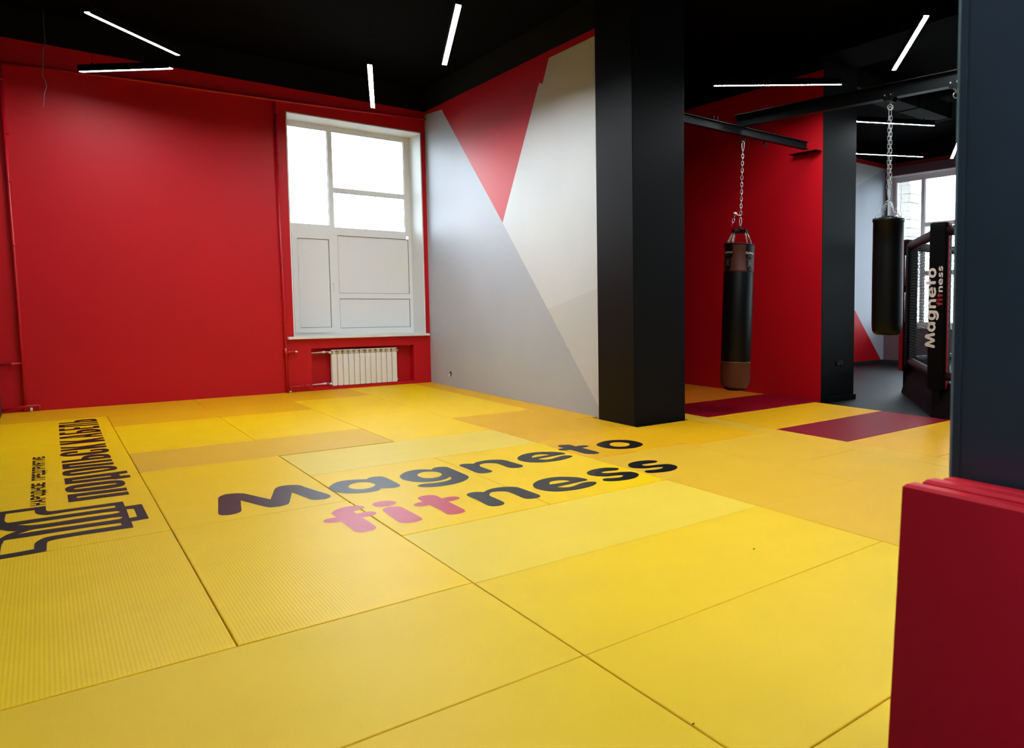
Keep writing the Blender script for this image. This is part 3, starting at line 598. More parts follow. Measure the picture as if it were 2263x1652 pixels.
# ------------------------------------------------------------------ judo mats on the floor
A1, A2, A25, A3, A4, A5, A6, A7 = -.943, -.006, .945, 1.915, 2.900, 3.850, 4.118, 6.03
MATS = [  # x0, x1, y0, y1, vinyl, label
 (XL, A1, 6.97, 8.90, 'y_y', 'yellow ribbed mat carrying the last letters of the tall black word'),
 (XL, A1, 5.00, 6.97, 'y_y', 'yellow ribbed mat carrying the middle letters of the tall black word'),
 (XL, A1, 3.02, 5.00, 'y_y', 'yellow ribbed mat carrying the black cable plug emblem by the left wall'),
 (XL, A1, 1.015, 3.02, 'y_y', 'ribbed golden mat just in front of the plug emblem, at the left edge'),
 (XL, A2, .02, 1.015, 'y_x', 'long finely ribbed yellow mat across the lower left foreground'),
 (XL, A2, -.95, .02, 'y_x', 'yellow mat in the bottom left corner of the photo'),
 (A1, A2, 1.015, 3.01, 'y_y', 'strongly ribbed yellow mat in front of the letter M, under the pink f'),
 (A1, A2, 3.01, 5.00, 'y_y', 'yellow mat with the black letter M on it'),
 (A1, A25, 5.00, 5.99, 'y_dull', 'duller yellow mat lying just behind the mat with the letter M'),
 (A1, A2, 5.99, 7.92, 'y_y', 'bright yellow mat beside the end of the tall black word'),
 (A2, A25, 5.99, 7.92, 'y_y', 'bright yellow mat second to the right from the end of the tall black word'),
 (A1, A25, 7.92, 8.90, 'y_gold', 'golden mat one row in front of the mats along the red window wall'),
 (XL, A2, 8.90, YB, 'y_gold', 'golden mat against the left half of the red window wall'),
 (A2, A3, 8.90, YB, 'y_gold', 'golden mat against the red window wall under the radiator'),
 (A25, A3, 6.95, 8.90, 'y_s', 'smooth yellow mat in front of the radiator, one row from the wall'),
 (A25, A3, 4.97, 6.95, 'y_s', 'smooth yellow mat just behind the palest mat'),
 (A2, A3, 3.98, 4.97, 'y_sheen_paler', 'palest yellow mat, lying just behind the word Magneto'),
 (A2, A25, 1.98, 3.98, 'y_y', 'ribbed yellow mat carrying the letters a, g and i, t'),
 (A25, A3, 1.98, 3.98, 'y_s', 'yellow mat carrying the black letters n, e above e, s'),
 (A2, A3, 1.00, 1.98, 'y_sheen_pale', 'pale yellow mat just in front of the words Magneto fitness'),
 (A2, A3, .015, 1.00, 'y_mid', 'plain yellow mat two rows in front of the words Magneto fitness'),
 (A2, A3, -.96, .015, 'y_mid', 'large plain yellow mat in the foreground left of the standing red mats'),
 (A2, A3, -1.95, -.96, 'y_mid', 'yellow mat at the bottom edge beside the standing red mats'),
 (A3, A4, 8.02, YB, 'y_s', 'yellow mat in the corner between radiator wall and painted wall'),
 (A3, A4, 6.02, 8.02, 'y_s', 'yellow mat along the grey painted wall, second from the corner'),
 (A3, A4, 4.03, 6.02, 'y_gold', 'golden mat left of the middle black pillar'),
 (A3, A4, 2.99, 4.03, 'y_gold', 'golden mat carrying the black letters t and o'),
 (A3, A4, .985, 2.99, 'y_dull', 'dull yellow mat with the last letter s at its far corner'),
 (A3, A4, -1.00, .985, 'y_dull', 'dull yellow mat just behind the standing red mats'),
 (A4, XW, 4.96, YB, 'y_gold', 'narrow golden strip of mat along the foot of the painted wall'),
 (A4, 3.122, 4.06, 4.95, 'y_gold', 'narrow strip of mat at the left foot of the middle black pillar'),
 (A4, A5, 2.87, 4.05, 'y_gold', 'golden mat in front of the middle black pillar'),
 (A4, A5, 1.70, 2.87, 'y_dull', 'dull yellow mat one row in front of the middle black pillar'),
 (A4, A5, -.30, 1.70, 'y_dull', 'dull yellow mat running towards the near pillar at the right'),
 (A5, A6, 1.985, 4.05, 'y_dull', 'narrow yellow strip of mat left of the lone red floor mat'),
 (A5, A6, -.02, 1.985, 'y_dull', 'narrow yellow strip of mat running from the lone red mat to the near pillar'),
 (A6, A7, 2.945, 4.035, 'y_gold', 'golden mat with its far corner at the foot of the far black pillar'),
 (A6, A7, 1.985, 2.945, 'red_mat', 'dark red floor mat beside the black rubber floor'),
 (A6, A7, 1.01, 1.985, 'y_gold', 'golden mat with a window glint, left of the near pillar edge'),
 (A6, A7, .02, 1.01, 'y_gold', 'golden mat mostly hidden behind the near pillar'),
 (A6, 6.165, 4.045, 5.12, 'red_mat', 'dark red floor mat under the brown and black punching bag'),
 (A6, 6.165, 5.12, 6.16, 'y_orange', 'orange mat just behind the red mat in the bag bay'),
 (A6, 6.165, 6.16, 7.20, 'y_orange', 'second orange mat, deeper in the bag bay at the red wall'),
 (3.845, A6, 4.06, 6.10, 'y_dull', 'small yellow strip of mat at the right foot of the middle black pillar'),
]
random.seed(5)
mats = {}
for x0, x1, y0, y1, v, lab in MATS:
    g = .0017; c = .0045
    zt = -random.uniform(0, .0012) + .0004
    x0 += g; x1 -= g; y0 += g; y1 -= g
    r = lambda z, i: [(x0+i, y0+i, z), (x1-i, y0+i, z), (x1-i, y1-i, z), (x0+i, y1-i, z)]
    m = MB(); m.loft([r(ZB, 0), r(zt-c, 0), r(zt-c*.35, c*.3), r(zt, c)])
    o = m.build('judo_mat', v)
    tag(o, lab, 'mat', 'judo mats laid edge to edge on the floor')
    mats[(x0, x1, y0, y1)] = o

def mat_at(x, y):
    for (x0, x1, y0, y1), o in mats.items():
        if x0-.004 <= x <= x1+.004 and y0-.004 <= y <= y1+.004: return o

# lettering printed on the mats
def print_on(name, loops, material, z=.0013, sharp=False):
    ls = [smooth_loop(l, 3) for l in loops]
    xs = [p[0] for p in ls[0]]; ys = [p[1] for p in ls[0]]
    par = mat_at(sum(xs)/len(xs), sum(ys)/len(ys))
    m = MB(); m.poly(ls, lambda x, y: (x, y, z))
    return m.build(name, material, par, recalc=False)
for k in ('M', 'a', 'g', 'n', 'e', 't', 'o', 'n2', 'e2', 's', 's2'):
    print_on('letter', LET[k], 'print_black')['label'] = 'black painted letter'
for k in ('f', 'i', 'i_dot', 't2'):
    print_on('letter', LET[k], 'print_red')['label'] = 'pinkish red painted letter'
for k in ('P1', 'O1', 'D1', 'O2', 'L1', 'b1', 'C1', 'K1', 'K2', 'A1', 'B1', 'E1', 'L2', 'b2'):
    print_on('letter', LET[k], 'print_dull')['label'] = 'tall black block letter'
print_on('emblem', LET['emblem'], 'print_dull')['label'] = 'black cable plug emblem'

# small line of Cyrillic capitals made of strokes; unit cell, y up
GL = {'Н': [[(0,0),(0,1)],[(1,0),(1,1)],[(0,.5),(1,.5)]], 'А': [[(0,0),(.5,1)],[(1,0),(.5,1)],[(.22,.3),(.78,.3)]],
 'Р': [[(0,0),(0,1)],[(0,1),(.75,1),(1,.86),(1,.62),(.75,.48),(0,.48)]], 'О': [[(.25,0),(.75,0),(1,.2),(1,.8),(.75,1),(.25,1),(0,.8),(0,.2),(.25,0)]],
 'Д': [[(.12,0),(.2,1),(.88,1),(.88,0)],[(-.08,0),(1.08,0)],[(-.08,0),(-.08,-.22)],[(1.08,0),(1.08,-.22)]],
 'Е': [[(1,0),(0,0),(0,1),(1,1)],[(0,.5),(.85,.5)]], 'П': [[(0,0),(0,1),(1,1),(1,0)]], 'И': [[(0,1),(0,0),(1,1),(1,0)]],
 'Я': [[(1,0),(1,1),(.25,1),(0,.86),(0,.62),(.25,.48),(1,.48)],[(.5,.48),(0,0)]], 'Т': [[(.5,0),(.5,1)],[(0,1),(1,1)]]}
def ribbon(m, pts, wv, fn, cap=True):
    if max(math.dist(a, b) for a, b in zip(pts[:-1], pts[1:])) > .05 and not cap:
        n_ = 8; a, b = pts[0], pts[-1]; pts = [(a[0]+(b[0]-a[0])*k/n_, a[1]+(b[1]-a[1])*k/n_) for k in range(n_+1)]
    for a, b in zip(pts[:-1], pts[1:]):
        d = Vector((b[0]-a[0], b[1]-a[1])); l = d.length; d /= l; n_ = Vector((-d.y, d.x))*wv/2; e = d*wv/2 if cap else d*0
        q_ = [Vector(a)-e-n_, Vector(b)+e-n_, Vector(b)+e+n_, Vector(a)-e+n_]
        m.add([fn(p.x, p.y) for p in q_], [(0,1,2,3)])
txt = 'НАРОДНОЕ ПРЕДПРИЯТИЕ'
ya, yb_ = 4.262, 6.352
cell = (yb_-ya)/len(txt)
for i, ch in enumerate(txt):
    if ch == ' ': continue
    m = MB(); c0 = ya + cell*(i+.14); cw = cell*.66; hh = .058
    for st in GL[ch]:
        ribbon(m, [(c0+p[0]*cw, p[1]*hh) for p in st], .0165, lambda a, b: (-1.4805-b, a, .0012 if a else .0012))
    m.build('letter', 'print_dull', mat_at(-1.5, c0), recalc=False)['label'] = 'small black capital letter'

# three small marks lying on the mats
for (x, y, s_) in ((1.30, .42, .006), (.0, -.62, .005), (-.012, 2.94, .0035)):
    m = MB(); m.cbox(x-s_, x+s_, y-s_*.35, y+s_*.35, .0005, .004, .001)
    tag(m.build('crumb', 'gasket'), {0.006: 'tiny dark crumb on the plain yellow mat in the middle foreground', .005: 'tiny dark crumb near the bottom edge on yellow mat', .0035: 'tiny dark speck between the letters M and a'}[s_], 'debris')

# ------------------------------------------------------------------ three red mats leaning on the near pillar
for i, (xt, xb, y1, zt, lab) in enumerate((
    (-.283, -.352, -1.575, 1.000, 'nearest of the three red mats leaning on the near pillar'),
    (-.238, -.305, -1.590, 1.003, 'middle one of the three red mats leaning on the near pillar'),
    (-.194, -.260, -1.602, 1.000, 'red mat closest to the near pillar, behind the other two'))):
    t = .039; y0 = y1 - 2.0; c = .006
    lean = math.atan2(xt-xb, 1.0)
    root = empty('standing_mat', (xb + t/2, (y0+y1)/2, .0015 + t/2*math.sin(abs(lean)))); root.rotation_euler = (0, lean, 0)
    m = MB(); hy = 1.0
    r = lambda z, i_: [(-t/2+i_, -hy+i_, z), (t/2-i_, -hy+i_, z), (t/2-i_, hy-i_, z), (-t/2+i_, hy-i_, z)]
    m.loft([r(0, c), r(c, 0), r(zt-c, 0), r(zt, c)])
    m.build('cover', 'red_mat_stand', root, local=True)
    tag(root, lab, 'mat', 'red mats leaning on the near pillar')

# ------------------------------------------------------------------ linear pendant lamps
def lamp_mesh(L):
    body = MB(); w, h = .026, .075
    body.cbox(-L/2, L/2, -w, w, .010, h, .003)
    body.box(-L/2, L/2, -w, -w+.003, .0, .012).box(-L/2, L/2, w-.003, w, .0, .012)
    dif = MB(); ww = w-.0032; k = .02; 
    dif.loft([[(-L/2+.001, -ww, z), (-L/2+.001+k*.4, -ww, z), (L/2-.001, -ww, z), (L/2-.001, ww, z), (-L/2+.001, ww, z)] for z in (.004, .012)])
    return body, dif
LAMPS = [  # ends of each lamp in plan and its height
 ((-1.020, 6.715), (-.266, 7.574), 3.95, 'slanting strip lamp nearest the top left corner, over the mats'),
 ((-1.004, 9.066), (-.269, 8.187), 3.95, 'strip lamp hanging in front of the red wall at upper left'),
 ((1.333, 4.188), (1.885, 5.900), 3.95, 'longest steep strip lamp in the top middle'),
 ((1.299, 6.497), (1.904, 8.381), 3.95, 'upright looking strip lamp in front of the window head'),
 ((4.499, 1.433), (5.585, 2.535), 3.95, 'steep strip lamp at upper right above the steel beam'),
 ((4.528, 4.391), (5.584, 3.277), 3.95, 'strip lamp above the brown and black punching bag'),
 ((7.153, 4.251), (8.166, 3.593), 3.95, 'upper of two level strip lamps behind the black punching bag chain'),
 ((8.982, 5.645), (10.052, 4.978), 3.95, 'lower of two level strip lamps behind the black punching bag chain'),
 ((10.55, 4.70), (9.521, 3.983), 3.95, 'strip lamp of the far gym cut off by the near pillar'),
 ((1.7, -.3), (2.8, .8), 3.95, 'unseen strip lamp added for light above the foreground mats'),  # this and the lamps below are unseen, added as fill light
 ((.3, 1.9), (1.3, 1.1), 3.95, 'unseen strip lamp added for light above the mats left of the near pillar'),
 ((-1.2, -1.5), (-.3, -.6), 3.95, 'unseen strip lamp added for light right above the foreground mats'),
 ((1.2, .3), (2.2, 1.2), 3.95, 'unseen strip lamp added for light above the mats before the middle pillar'),
 ((.4, -3.6), (1.5, -4.7), 3.95, 'unseen strip lamp added for light behind the camera'),
 ((8.2, .6), (9.3, 1.7), 3.95, 'unseen strip lamp added for light above the cage'),
]
for (a, b, z, lab) in LAMPS:
    L = math.dist(a, b)
    root = empty('strip_lamp', ((a[0]+b[0])/2, (a[1]+b[1])/2, z), math.atan2(b[1]-a[1], b[0]-a[0]))
    bd, df = lamp_mesh(L)
    bd.build('housing', 'lamp_body', root, local=True)
    df.build('diffuser', 'led', root, local=True)
    for s_ in (-1, 1):
        m = MB(); m.tube([(s_*L*.36, 0, .07), (s_*L*.36, 0, ZT - z - .004)], .0009, 5); m.lathe([(.012, ZT-z-.02), (.012, ZT-z-.003)], 10, (s_*L*.36, 0, 0)); m.build('suspension_wire', 'lamp_body', root, local=True)
        m = MB(); m.lathe([(.009, .07), (.009, .09), (.003, .10)], 10, (s_*L*.36, 0, 0)); m.build('wire_grip', 'lamp_body', root, local=True)
    tag(root, lab, 'lamp', 'linear pendant lamps under the black ceiling')

# ------------------------------------------------------------------ radiator in the niche
rad = empty('radiator', (2.19, 10.10, .05))
tag(rad, 'white sectional radiator in the niche under the window', 'radiator')
n = 12; x0 = 1.716; dx = (2.668-x0)/n
yf = YB + .005
for i in range(n):
    a = x0 + i*dx; b = a + dx
    m = MB()
    m.cbox(a+.003, b-.003, yf, yf+.010, .052, .530, .003)           # front plate
    m.box((a+b)/2-.0035, (a+b)/2+.0035, yf+.008, yf+.075, .06, .585)   # web
    m.cbox(a+.004, b-.004, yf+.062, yf+.070, .06, .55, .002)        # rear plate
    m.box((a+b)/2-.006, (a+b)/2+.006, yf, yf+.06, .530, .598)       # upright under the crown
    m.cbox(a+.002, b-.002, yf-.001, yf+.055, .588, .604, .004)      # crown
    m.cbox(a+.004, b-.004, yf+.004, yf+.03, .530, .536, .002)
    s_ = m.build('section', 'radiator', rad)
    m = MB()
    m.tube([(a+.001, yf+.042, .555), (b-.001, yf+.042, .555)], .021, 10)
    m.cbox(a+.0135, b-.0135, yf+.02, yf+.03, .536, .588, .002)
    m.build('core', 'radiator_core', s_)
for z, yy in ((.560, yf+.042), (.078, yf+.042)):
    m = MB(); m.tube([(1.448, yy, z+.006), (1.625, yy, z+.012)], .0105, 10).tube([(1.60, yy, z+.011), (1.645, yy, z+.012)], .0165, 10)
    m.build('supply_pipe', 'pipe_white', rad)
    m = MB(); m.tube([(1.645, yy, z+.011), (1.70, yy, z+.01)], .0125, 8).tube([(1.655, yy, z+.011), (1.672, yy, z+.011)], .016, 6, smooth=False)
    m.build('union_nut', 'bolt', rad)
    m = MB(); m.tube([(1.69, yy, z+.008), (1.722, yy, z)], .018, 8); m.build('inlet_plug', 'radiator', rad)
m = MB(); m.tube([(2.665, yf+.042, .555), (2.69, yf+.042, .555)], .017, 8).tube([(2.665, yf+.042, .09), (2.685, yf+.042, .09)], .014, 8)
m.build('end_plug', 'radiator', rad)

# ------------------------------------------------------------------ red heating pipes on the window wall
YPp = YB - .045
hp = empty('heating_pipe', (XL, YPp, 4.1)); tag(hp, 'long red pipe running level along the top of the window wall', 'pipe')
m = MB(); m.tube([(XL+.002, YPp, 4.105), (-.44, YPp, 4.175), (.73, YPp, 4.205), (2.0, YPp, 4.25), (XW-.004, YPp, 4.31)], .019, 10); m.build('pipe_run', 'pipe_red', hp)
for x in (-.9, .73, 2.3):
    zc = 4.105 + (x-XL)*.0405
    m = MB(); m.tube([(x, YB-.001, zc-.02), (x, YPp-.012, zc-.028)], .006, 6); m.tube([(x-.004, YPp, zc-.03), (x-.004, YPp-.024, zc), (x-.004, YPp, zc+.03)], .004, 6)
    m.build('bracket', 'pipe_red', hp)
def riser(x, xb, zt, lab, top):
    rp = empty('heating_riser', (x, YPp, 0)); tag(rp, lab, 'pipe', 'red upright heating pipes on the window wall')
    m = MB(); m.tube([(x, YPp, zt), (xb, YPp, 1.2), (xb+.005, YPp, .002)], .0165, 10); m.build('pipe_run', 'pipe_red', rp)
    for z in (3.3, 2.75, 2.0, 1.0):
        m = MB(); m.tube([(xb-.028, YPp, z), (xb+.028, YPp, z)], .005, 6).lathe([(.021, z-.008), (.021, z+.008)], 10, (xb, YPp, 0)); m.build('clip', 'pipe_red', rp)
    for dz in (0, .05):
        m = MB(); m.lathe([(.024, zt-.12-dz), (.024, zt-.10-dz)], 8, (x, YPp, 0), smooth=False); m.build('coupling', 'pipe_red', rp)
    return rp
rp = riser(1.085, 1.108, 4.195, 'red upright pipe just left of the window', True)
m = MB(); m.lathe([(.023, .53), (.023, .66)], 10, (1.108, YPp, 0)).tube([(1.11, YPp, .600), (1.225, YPp, .600)], .0155, 10).tube([(1.13, YPp, .6), (1.16, YPp, .6)], .021, 8); m.build('branch', 'pipe_red', rp)
m = MB(); m.tube([(1.222, YPp, .60), (1.245, YPp, .60), (1.262, YPp, .597)], [.013, .015, .006], 8); m.build('plug', 'pipe_white', rp)
m = MB(); m.tube([(1.148, YPp, .03), (1.148, YPp, .062), (1.165, YPp, .082), (1.25, YPp, .084), (1.39, YPp, .088)], .0175, 10).tube([(1.33, YPp, .087), (1.40, YPp, .088)], .023, 8); m.build('low_branch', 'pipe_red', rp)
m = MB(); m.tube([(1.148, YPp, .002), (1.148, YPp, .034)], .014, 10); m.build('white_tail', 'pipe_white', rp)
rp = riser(-1.665, -1.635, 4.088, 'red upright pipe in the far left corner', True)
m = MB(); m.tube([(-1.635, YPp, .592), (XL+.002, YPp, .585)], .0145, 10).tube([(-1.70, YPp, .59), (-1.745, YPp, .588)], .02, 8); m.build('branch', 'pipe_red', rp)
m = MB(); m.tube([(XL+.002, YPp-.02, .040), (-1.60, YPp-.02, .070), (-1.51, YPp-.02, .072), (-1.51, YPp-.02, .01)], .0165, 10); m.build('low_branch', 'pipe_red', rp)
m = MB(); m.tube([(-1.58, YPp-.02, .002), (-1.58, YPp-.02, .05)], .012, 8); m.build('white_tail', 'pipe_white', rp)

# loose cable hanging from the ceiling
pts = [(-1.27, 9.72, ZT), (-1.27, 9.72, 4.36), (-1.245, 9.71, 4.34), (-1.285, 9.71, 4.31), (-1.295, 9.70, 4.2), (-1.30, 9.70, 4.08), (-1.308, 9.70, 3.98), (-1.285, 9.69, 3.92), (-1.278, 9.69, 3.86), (-1.30, 9.69, 3.78), (-1.308, 9.69, 3.68), (-1.318, 9.69, 3.62)]
m = MB(); m.tube(pts, .0045, 6)
tag(m.build('loose_cable', 'wire'), 'thin loose cable dangling from the ceiling at the far left', 'cable')

# knocked-out socket hole with white wires on the grey wall
sh = empty('socket_hole', (XW-.001, 9.21, .16)); tag(sh, 'small open socket hole with white wires low on the grey wall', 'socket')
m = MB(); m.tube([(XW-.001, 9.21, .205), (XW-.006, 9.21, .205)], .034, 14); m.build('box_rim', 'gasket', sh)
m = MB()
for a in (-.02, 0, .018): m.tube([(XW-.004, 9.21+a, .20), (XW-.03, 9.205+a*1.4, .185), (XW-.035, 9.20+a*1.8, .15)], .004, 5)
m.build('wires', 'paper', sh)
# socket on the far pillar
so = empty('wall_socket', (6.567, YP-.001, .46)); tag(so, 'black double wall socket low on the far black pillar', 'socket')
m = MB(); m.cbox(6.50, 6.635, YP-.012, YP-.0005, .455, .535, .004); m.build('face_plate', 'outlet', so)
for x in (6.535, 6.60):
    m = MB(); m.tube([(x, YP-.0125, .495), (x, YP-.0145, .495)], .021, 14); f = m.build('outlet_cup', 'gasket', so)

# ------------------------------------------------------------------ steel beams
def i_beam(m, a, b, w, h, t):
    a = Vector(a); b = Vector(b); d = (b-a).normalized(); s_ = Vector((-d.y, d.x, 0))
    up_ = Vector((0, 0, 1))
    sec = [(-w/2, 0), (w/2, 0), (w/2, t), (t/2, t*1.3), (t/2, h-t*1.3), (w/2, h-t), (w/2, h), (-w/2, h), (-w/2, h-t), (-t/2, h-t*1.3), (-t/2, t*1.3), (-w/2, t)]
    m.loft([[tuple(p + s_*x + up_*z) for x, z in sec] for p in (a, b)])
ZB1 = 3.375
b1 = empty('steel_beam', (4.9, 4.20, ZB1)); tag(b1, 'shorter black steel beam from the middle pillar to the red wall', 'beam')
m = MB(); i_beam(m, (3.78, 4.20, ZB1), (6.005, 4.20, ZB1), .075, .102, .009); m.build('i_section', 'steel', b1)
m = MB(); m.cbox(6.05, XR-.002, 4.07, 4.56, ZB1-.012, ZB1, .003); m.build('bearing_plate', 'steel', b1)
def eye(m, x, y, z, r=.024, t=.006, ang=0):
    m.tube([(x, y, z), (x, y, z-.03)], .008, 8)
    m.tube([(x + r*math.sin(a)*math.cos(ang), y + r*math.sin(a)*math.sin(ang), z-.03-r + r*math.cos(a)) for a in [2*PI*k/16 for k in range(16)]], t, 8, closed=True)
m = MB(); eye(m, 4.835, 4.20, ZB1+.002, ang=-.75); m.build('eye_bolt', 'steel', b1)
m = MB(); eye(m, 5.21, 4.20, ZB1+.002, ang=-.75); m.build('eye_bolt', 'steel', b1)
for x in (4.37, 4.43):
    m = MB(); m.tube([(x, 4.215, ZB1+.09), (x, 4.215, ZB1+.165)], .005, 6); m.build('stud', 'steel', b1)
ZB2 = ZB1 + .104
p0 = Vector((4.805, 4.29, ZB2)); dr = Vector((.349, -2.714, 0)).normalized(); p1 = p0 + dr*7.2
b2 = empty('steel_beam', tuple((p0+p1)/2)); tag(b2, 'longer black steel beam lying across the short one and running to the near pillar', 'beam')
m = MB(); i_beam(m, p0, p1, .085, .152, .010); m.build('i_section', 'steel', b2)
def on2(y): return p0 + dr*((y-p0.y)/dr.y)
TROL = on2(2.215); TROL2 = on2(1.50)
def trolley(p, label):
    tr_ = empty('beam_trolley', (p.x, p.y, ZB2-.03)); tag(tr_, label, 'trolley', 'ring trolleys clamped on the long steel beam')
    nrm = Vector((-dr.y, dr.x, 0))
    for s_ in (-1, 1):
        m = MB(); c = Vector((p.x, p.y, 0)) + nrm*s_*.052
        m.loft([[tuple(c + dr*a + Vector((0,0,z)) + nrm*k) for a, z in ((-.06, ZB2-.004), (-.045, ZB2-.03), (.045, ZB2-.03), (.06, ZB2-.004), (.06, ZB2+.045), (-.06, ZB2+.045))] for k in (-.004, .004)])
        m.build('side_plate', 'steel', tr_)
        for a in (-.035, .035):
            m = MB(); q_ = c + dr*a + Vector((0, 0, ZB2+.026)); m.tube([q_ - nrm*.012, q_ + nrm*.012], .009, 6, smooth=False); m.build('bolt', 'bolt', tr_)
    m = MB(); m.beam(Vector((p.x, p.y, ZB2-.028)) - nrm*.054, Vector((p.x, p.y, ZB2-.028)) + nrm*.054, .05, .008); m.build('cross_plate', 'steel', tr_)
    m = MB(); eye(m, p.x, p.y, ZB2-.03, .028, .006, -.75); m.build('ring', 'bolt', tr_)
    return tr_
trolley(TROL, 'beam trolley carrying the plain black punching bag'); trolley(TROL2, 'empty beam trolley with a ring beside the near pillar')

# ------------------------------------------------------------------ chains and punching bags
def link(m, c, axis, side, L=.034, w=.011, t=.0028, n=12):
    """one welded link centred at c, long axis 'axis', flat side vector 'side'"""
    axis = Vector(axis).normalized(); side = Vector(side); side = (side - axis*side.dot(axis)).normalized()
    s_ = L/2 - w; pts = []
    for k in range(n):
        a = 2*PI*(k+.5)/n
        pts.append(Vector(c) + side*w*math.sin(a) + axis*(w*math.cos(a) + (s_ if math.cos(a) > 0 else -s_)))
    m.tube(pts, t, 5, closed=True)
def chain(m, a, b, L=.034, w=.011, t=.0028, pitch=None, s0=0):
    a = Vector(a); b = Vector(b); d = b-a; n = max(1, round(d.length/(L-2.6*t))); d.normalize(); step = (b-a).length/n
    base = d.cross(Vector((.6, .8, 0))).normalized(); oth = d.cross(base)
    for k in range(n):
        link(m, a + d*(k+.5)*step, d, base if (k+s0) % 2 else oth, L, w, t)
def carabiner(m, c, h, w, t):
    c = Vector(c); pts = []
    for k in range(14):
        a = 2*PI*k/14; wx = w*(1-.35*math.cos(a)*-1)
        pts.append(c + Vector((math.sin(a)*w*(1+.3*math.cos(a))*.7, -math.sin(a)*w*(1+.3*math.cos(a))*.7, math.cos(a)*h)))
    m.tube(pts, t, 6, closed=True)

hk = Vector((4.835, 4.20, ZB1-.06))
bag = empty('punching_bag', tuple(hk)); tag(bag, 'tall black punching bag with brown bands hung on springs in front of the red wall', 'punching bag')
m = MB(); carabiner(m, (0, 0, -.065), .062, .014, .0045); m.build('snap_hook', 'chain', bag, local=True)
m = MB(); chain(m, (0, 0, -.12), (0, 0, -.90), .052, .0135, .0034); m.build('chain', 'chain', bag, local=True)
m = MB(); carabiner(m, (0, 0, -.985), .055, .013, .005); m.build('lower_snap_hook', 'chain', bag, local=True)
m = MB(); m.tube([(0, 0, -.91), (-.03, .02, -.905), (-.06, .04, -.885)], .006, 6).cbox(-.085, -.04, .02, .045, -.895, -.875, .004); m.build('cable_tie', 'paper', bag, local=True)
m = MB(); chain(m, (-.055, .045, -.91), (-.09, .06, -1.04), .052, .0135, .0034); m.build('chain_tail', 'chain', bag, local=True)
R = .186
# cross-shaped hanger
m = MB(); m.lathe([(.024, -1.06), (.024, -1.085)], 12)
eye(m, 0, 0, -1.035, .022, .006, -.75)
for k in range(2):
    a = math.radians(-90 + 90*k) ; d = Vector((math.cos(a), math.sin(a), 0))*.118
    m.beam(Vector((0, 0, -1.105)) - d, Vector((0, 0, -1.105)) + d, .045, .036)
m.build('hanger_cross', 'outlet', bag, local=True)
ZR = -1.275     # rim of the bag
for k in range(4):
    a0 = math.radians(-90 + 90*k)
    for s_ in (-1, 1):
        a1 = a0 + s_*.23; pt = Vector((math.cos(a0)*.108 - s_*math.sin(a0)*.016, math.sin(a0)*.108 + s_*math.cos(a0)*.016, -1.125)); pb = Vector((math.cos(a1)*R*.97, math.sin(a1)*R*.97, ZR+.005))
        d = pb-pt; m = MB(); q0 = pt+d*.14; q1 = pt+d*.82; dd = (q1-q0); u_ = dd.normalized().cross(Vector((0,0,1))).normalized(); v_ = dd.normalized().cross(u_)
        m.tube([q0 + dd*(j/90) + (u_*math.cos(j*1.0472) + v_*math.sin(j*1.0472))*.0075 for j in range(91)], .0026, 4)
        m.tube([q0, q1], .0055, 6)
        m.tube([pt, q0], .002, 5); m.tube([q1, pb], .002, 5)
        m.build('spring', 'spring', bag, local=True)
ZBot = -3.06
m = MB(); m.lathe([(R-.004, -1.60), (R, -1.62), (R+.001, -2.2), (R-.001, -2.70), (R-.004, -2.71)], 48, caps=False); m.build('body', 'leather_black', bag, local=True)
m = MB(); m.lathe([(R-.02, ZR+.005), (R+.002, ZR), (R+.004, ZR-.02), (R+.001, ZR-.03), (R, -1.58), (R+.003, -1.585), (R+.003, -1.60), (R-.002, -1.605)], 48, caps=False); m.build('top_band', 'leather_brown', bag, local=True)
m = MB(); m.lathe([(R-.002, -2.70), (R+.003, -2.705), (R+.003, -2.72), (R, -2.725), (R-.001, -2.93), (R-.012, -2.985), (R-.03, -3.02)], 48, caps=False); m.build('bottom_band', 'leather_brown', bag, local=True)
m = MB(); m.lathe([(R-.028, -3.018), (R-.045, -3.04), (R-.09, ZBot), (.01, ZBot-.002)], 48); m.build('base_cap', 'leather_black', bag, local=True)
m = MB(); m.lathe([(.02, ZR-.01), (R-.05, ZR-.012), (R-.012, ZR)], 48); m.build('top_cover', 'gasket', bag, local=True)
m = MB(); m.tube([(math.cos(2*PI*k/40)*(R+.004), math.sin(2*PI*k/40)*(R+.004), ZR+.004) for k in range(40)], .008, 8, closed=True); m.build('rim_ring', 'outlet', bag, local=True)
def text_mesh(body, size, bold=0.0):
    c = bpy.data.curves.new('txt', 'FONT'); c.body = body; c.size = size; c.align_x = 'CENTER'; c.offset = bold
    o = bpy.data.objects.new('txt', c); COL.objects.link(o)
    bpy.context.view_layer.update()
    me = bpy.data.meshes.new_from_object(o.evaluated_get(bpy.context.evaluated_depsgraph_get()))
    vs = [tuple(v.co) for v in me.vertices]; fs = [tuple(p.vertices) for p in me.polygons]
    bpy.data.objects.remove(o); bpy.data.curves.remove(c); bpy.data.meshes.remove(me)
    return vs, fs
brand = text_mesh('FILIPPOV', .034, .0006)
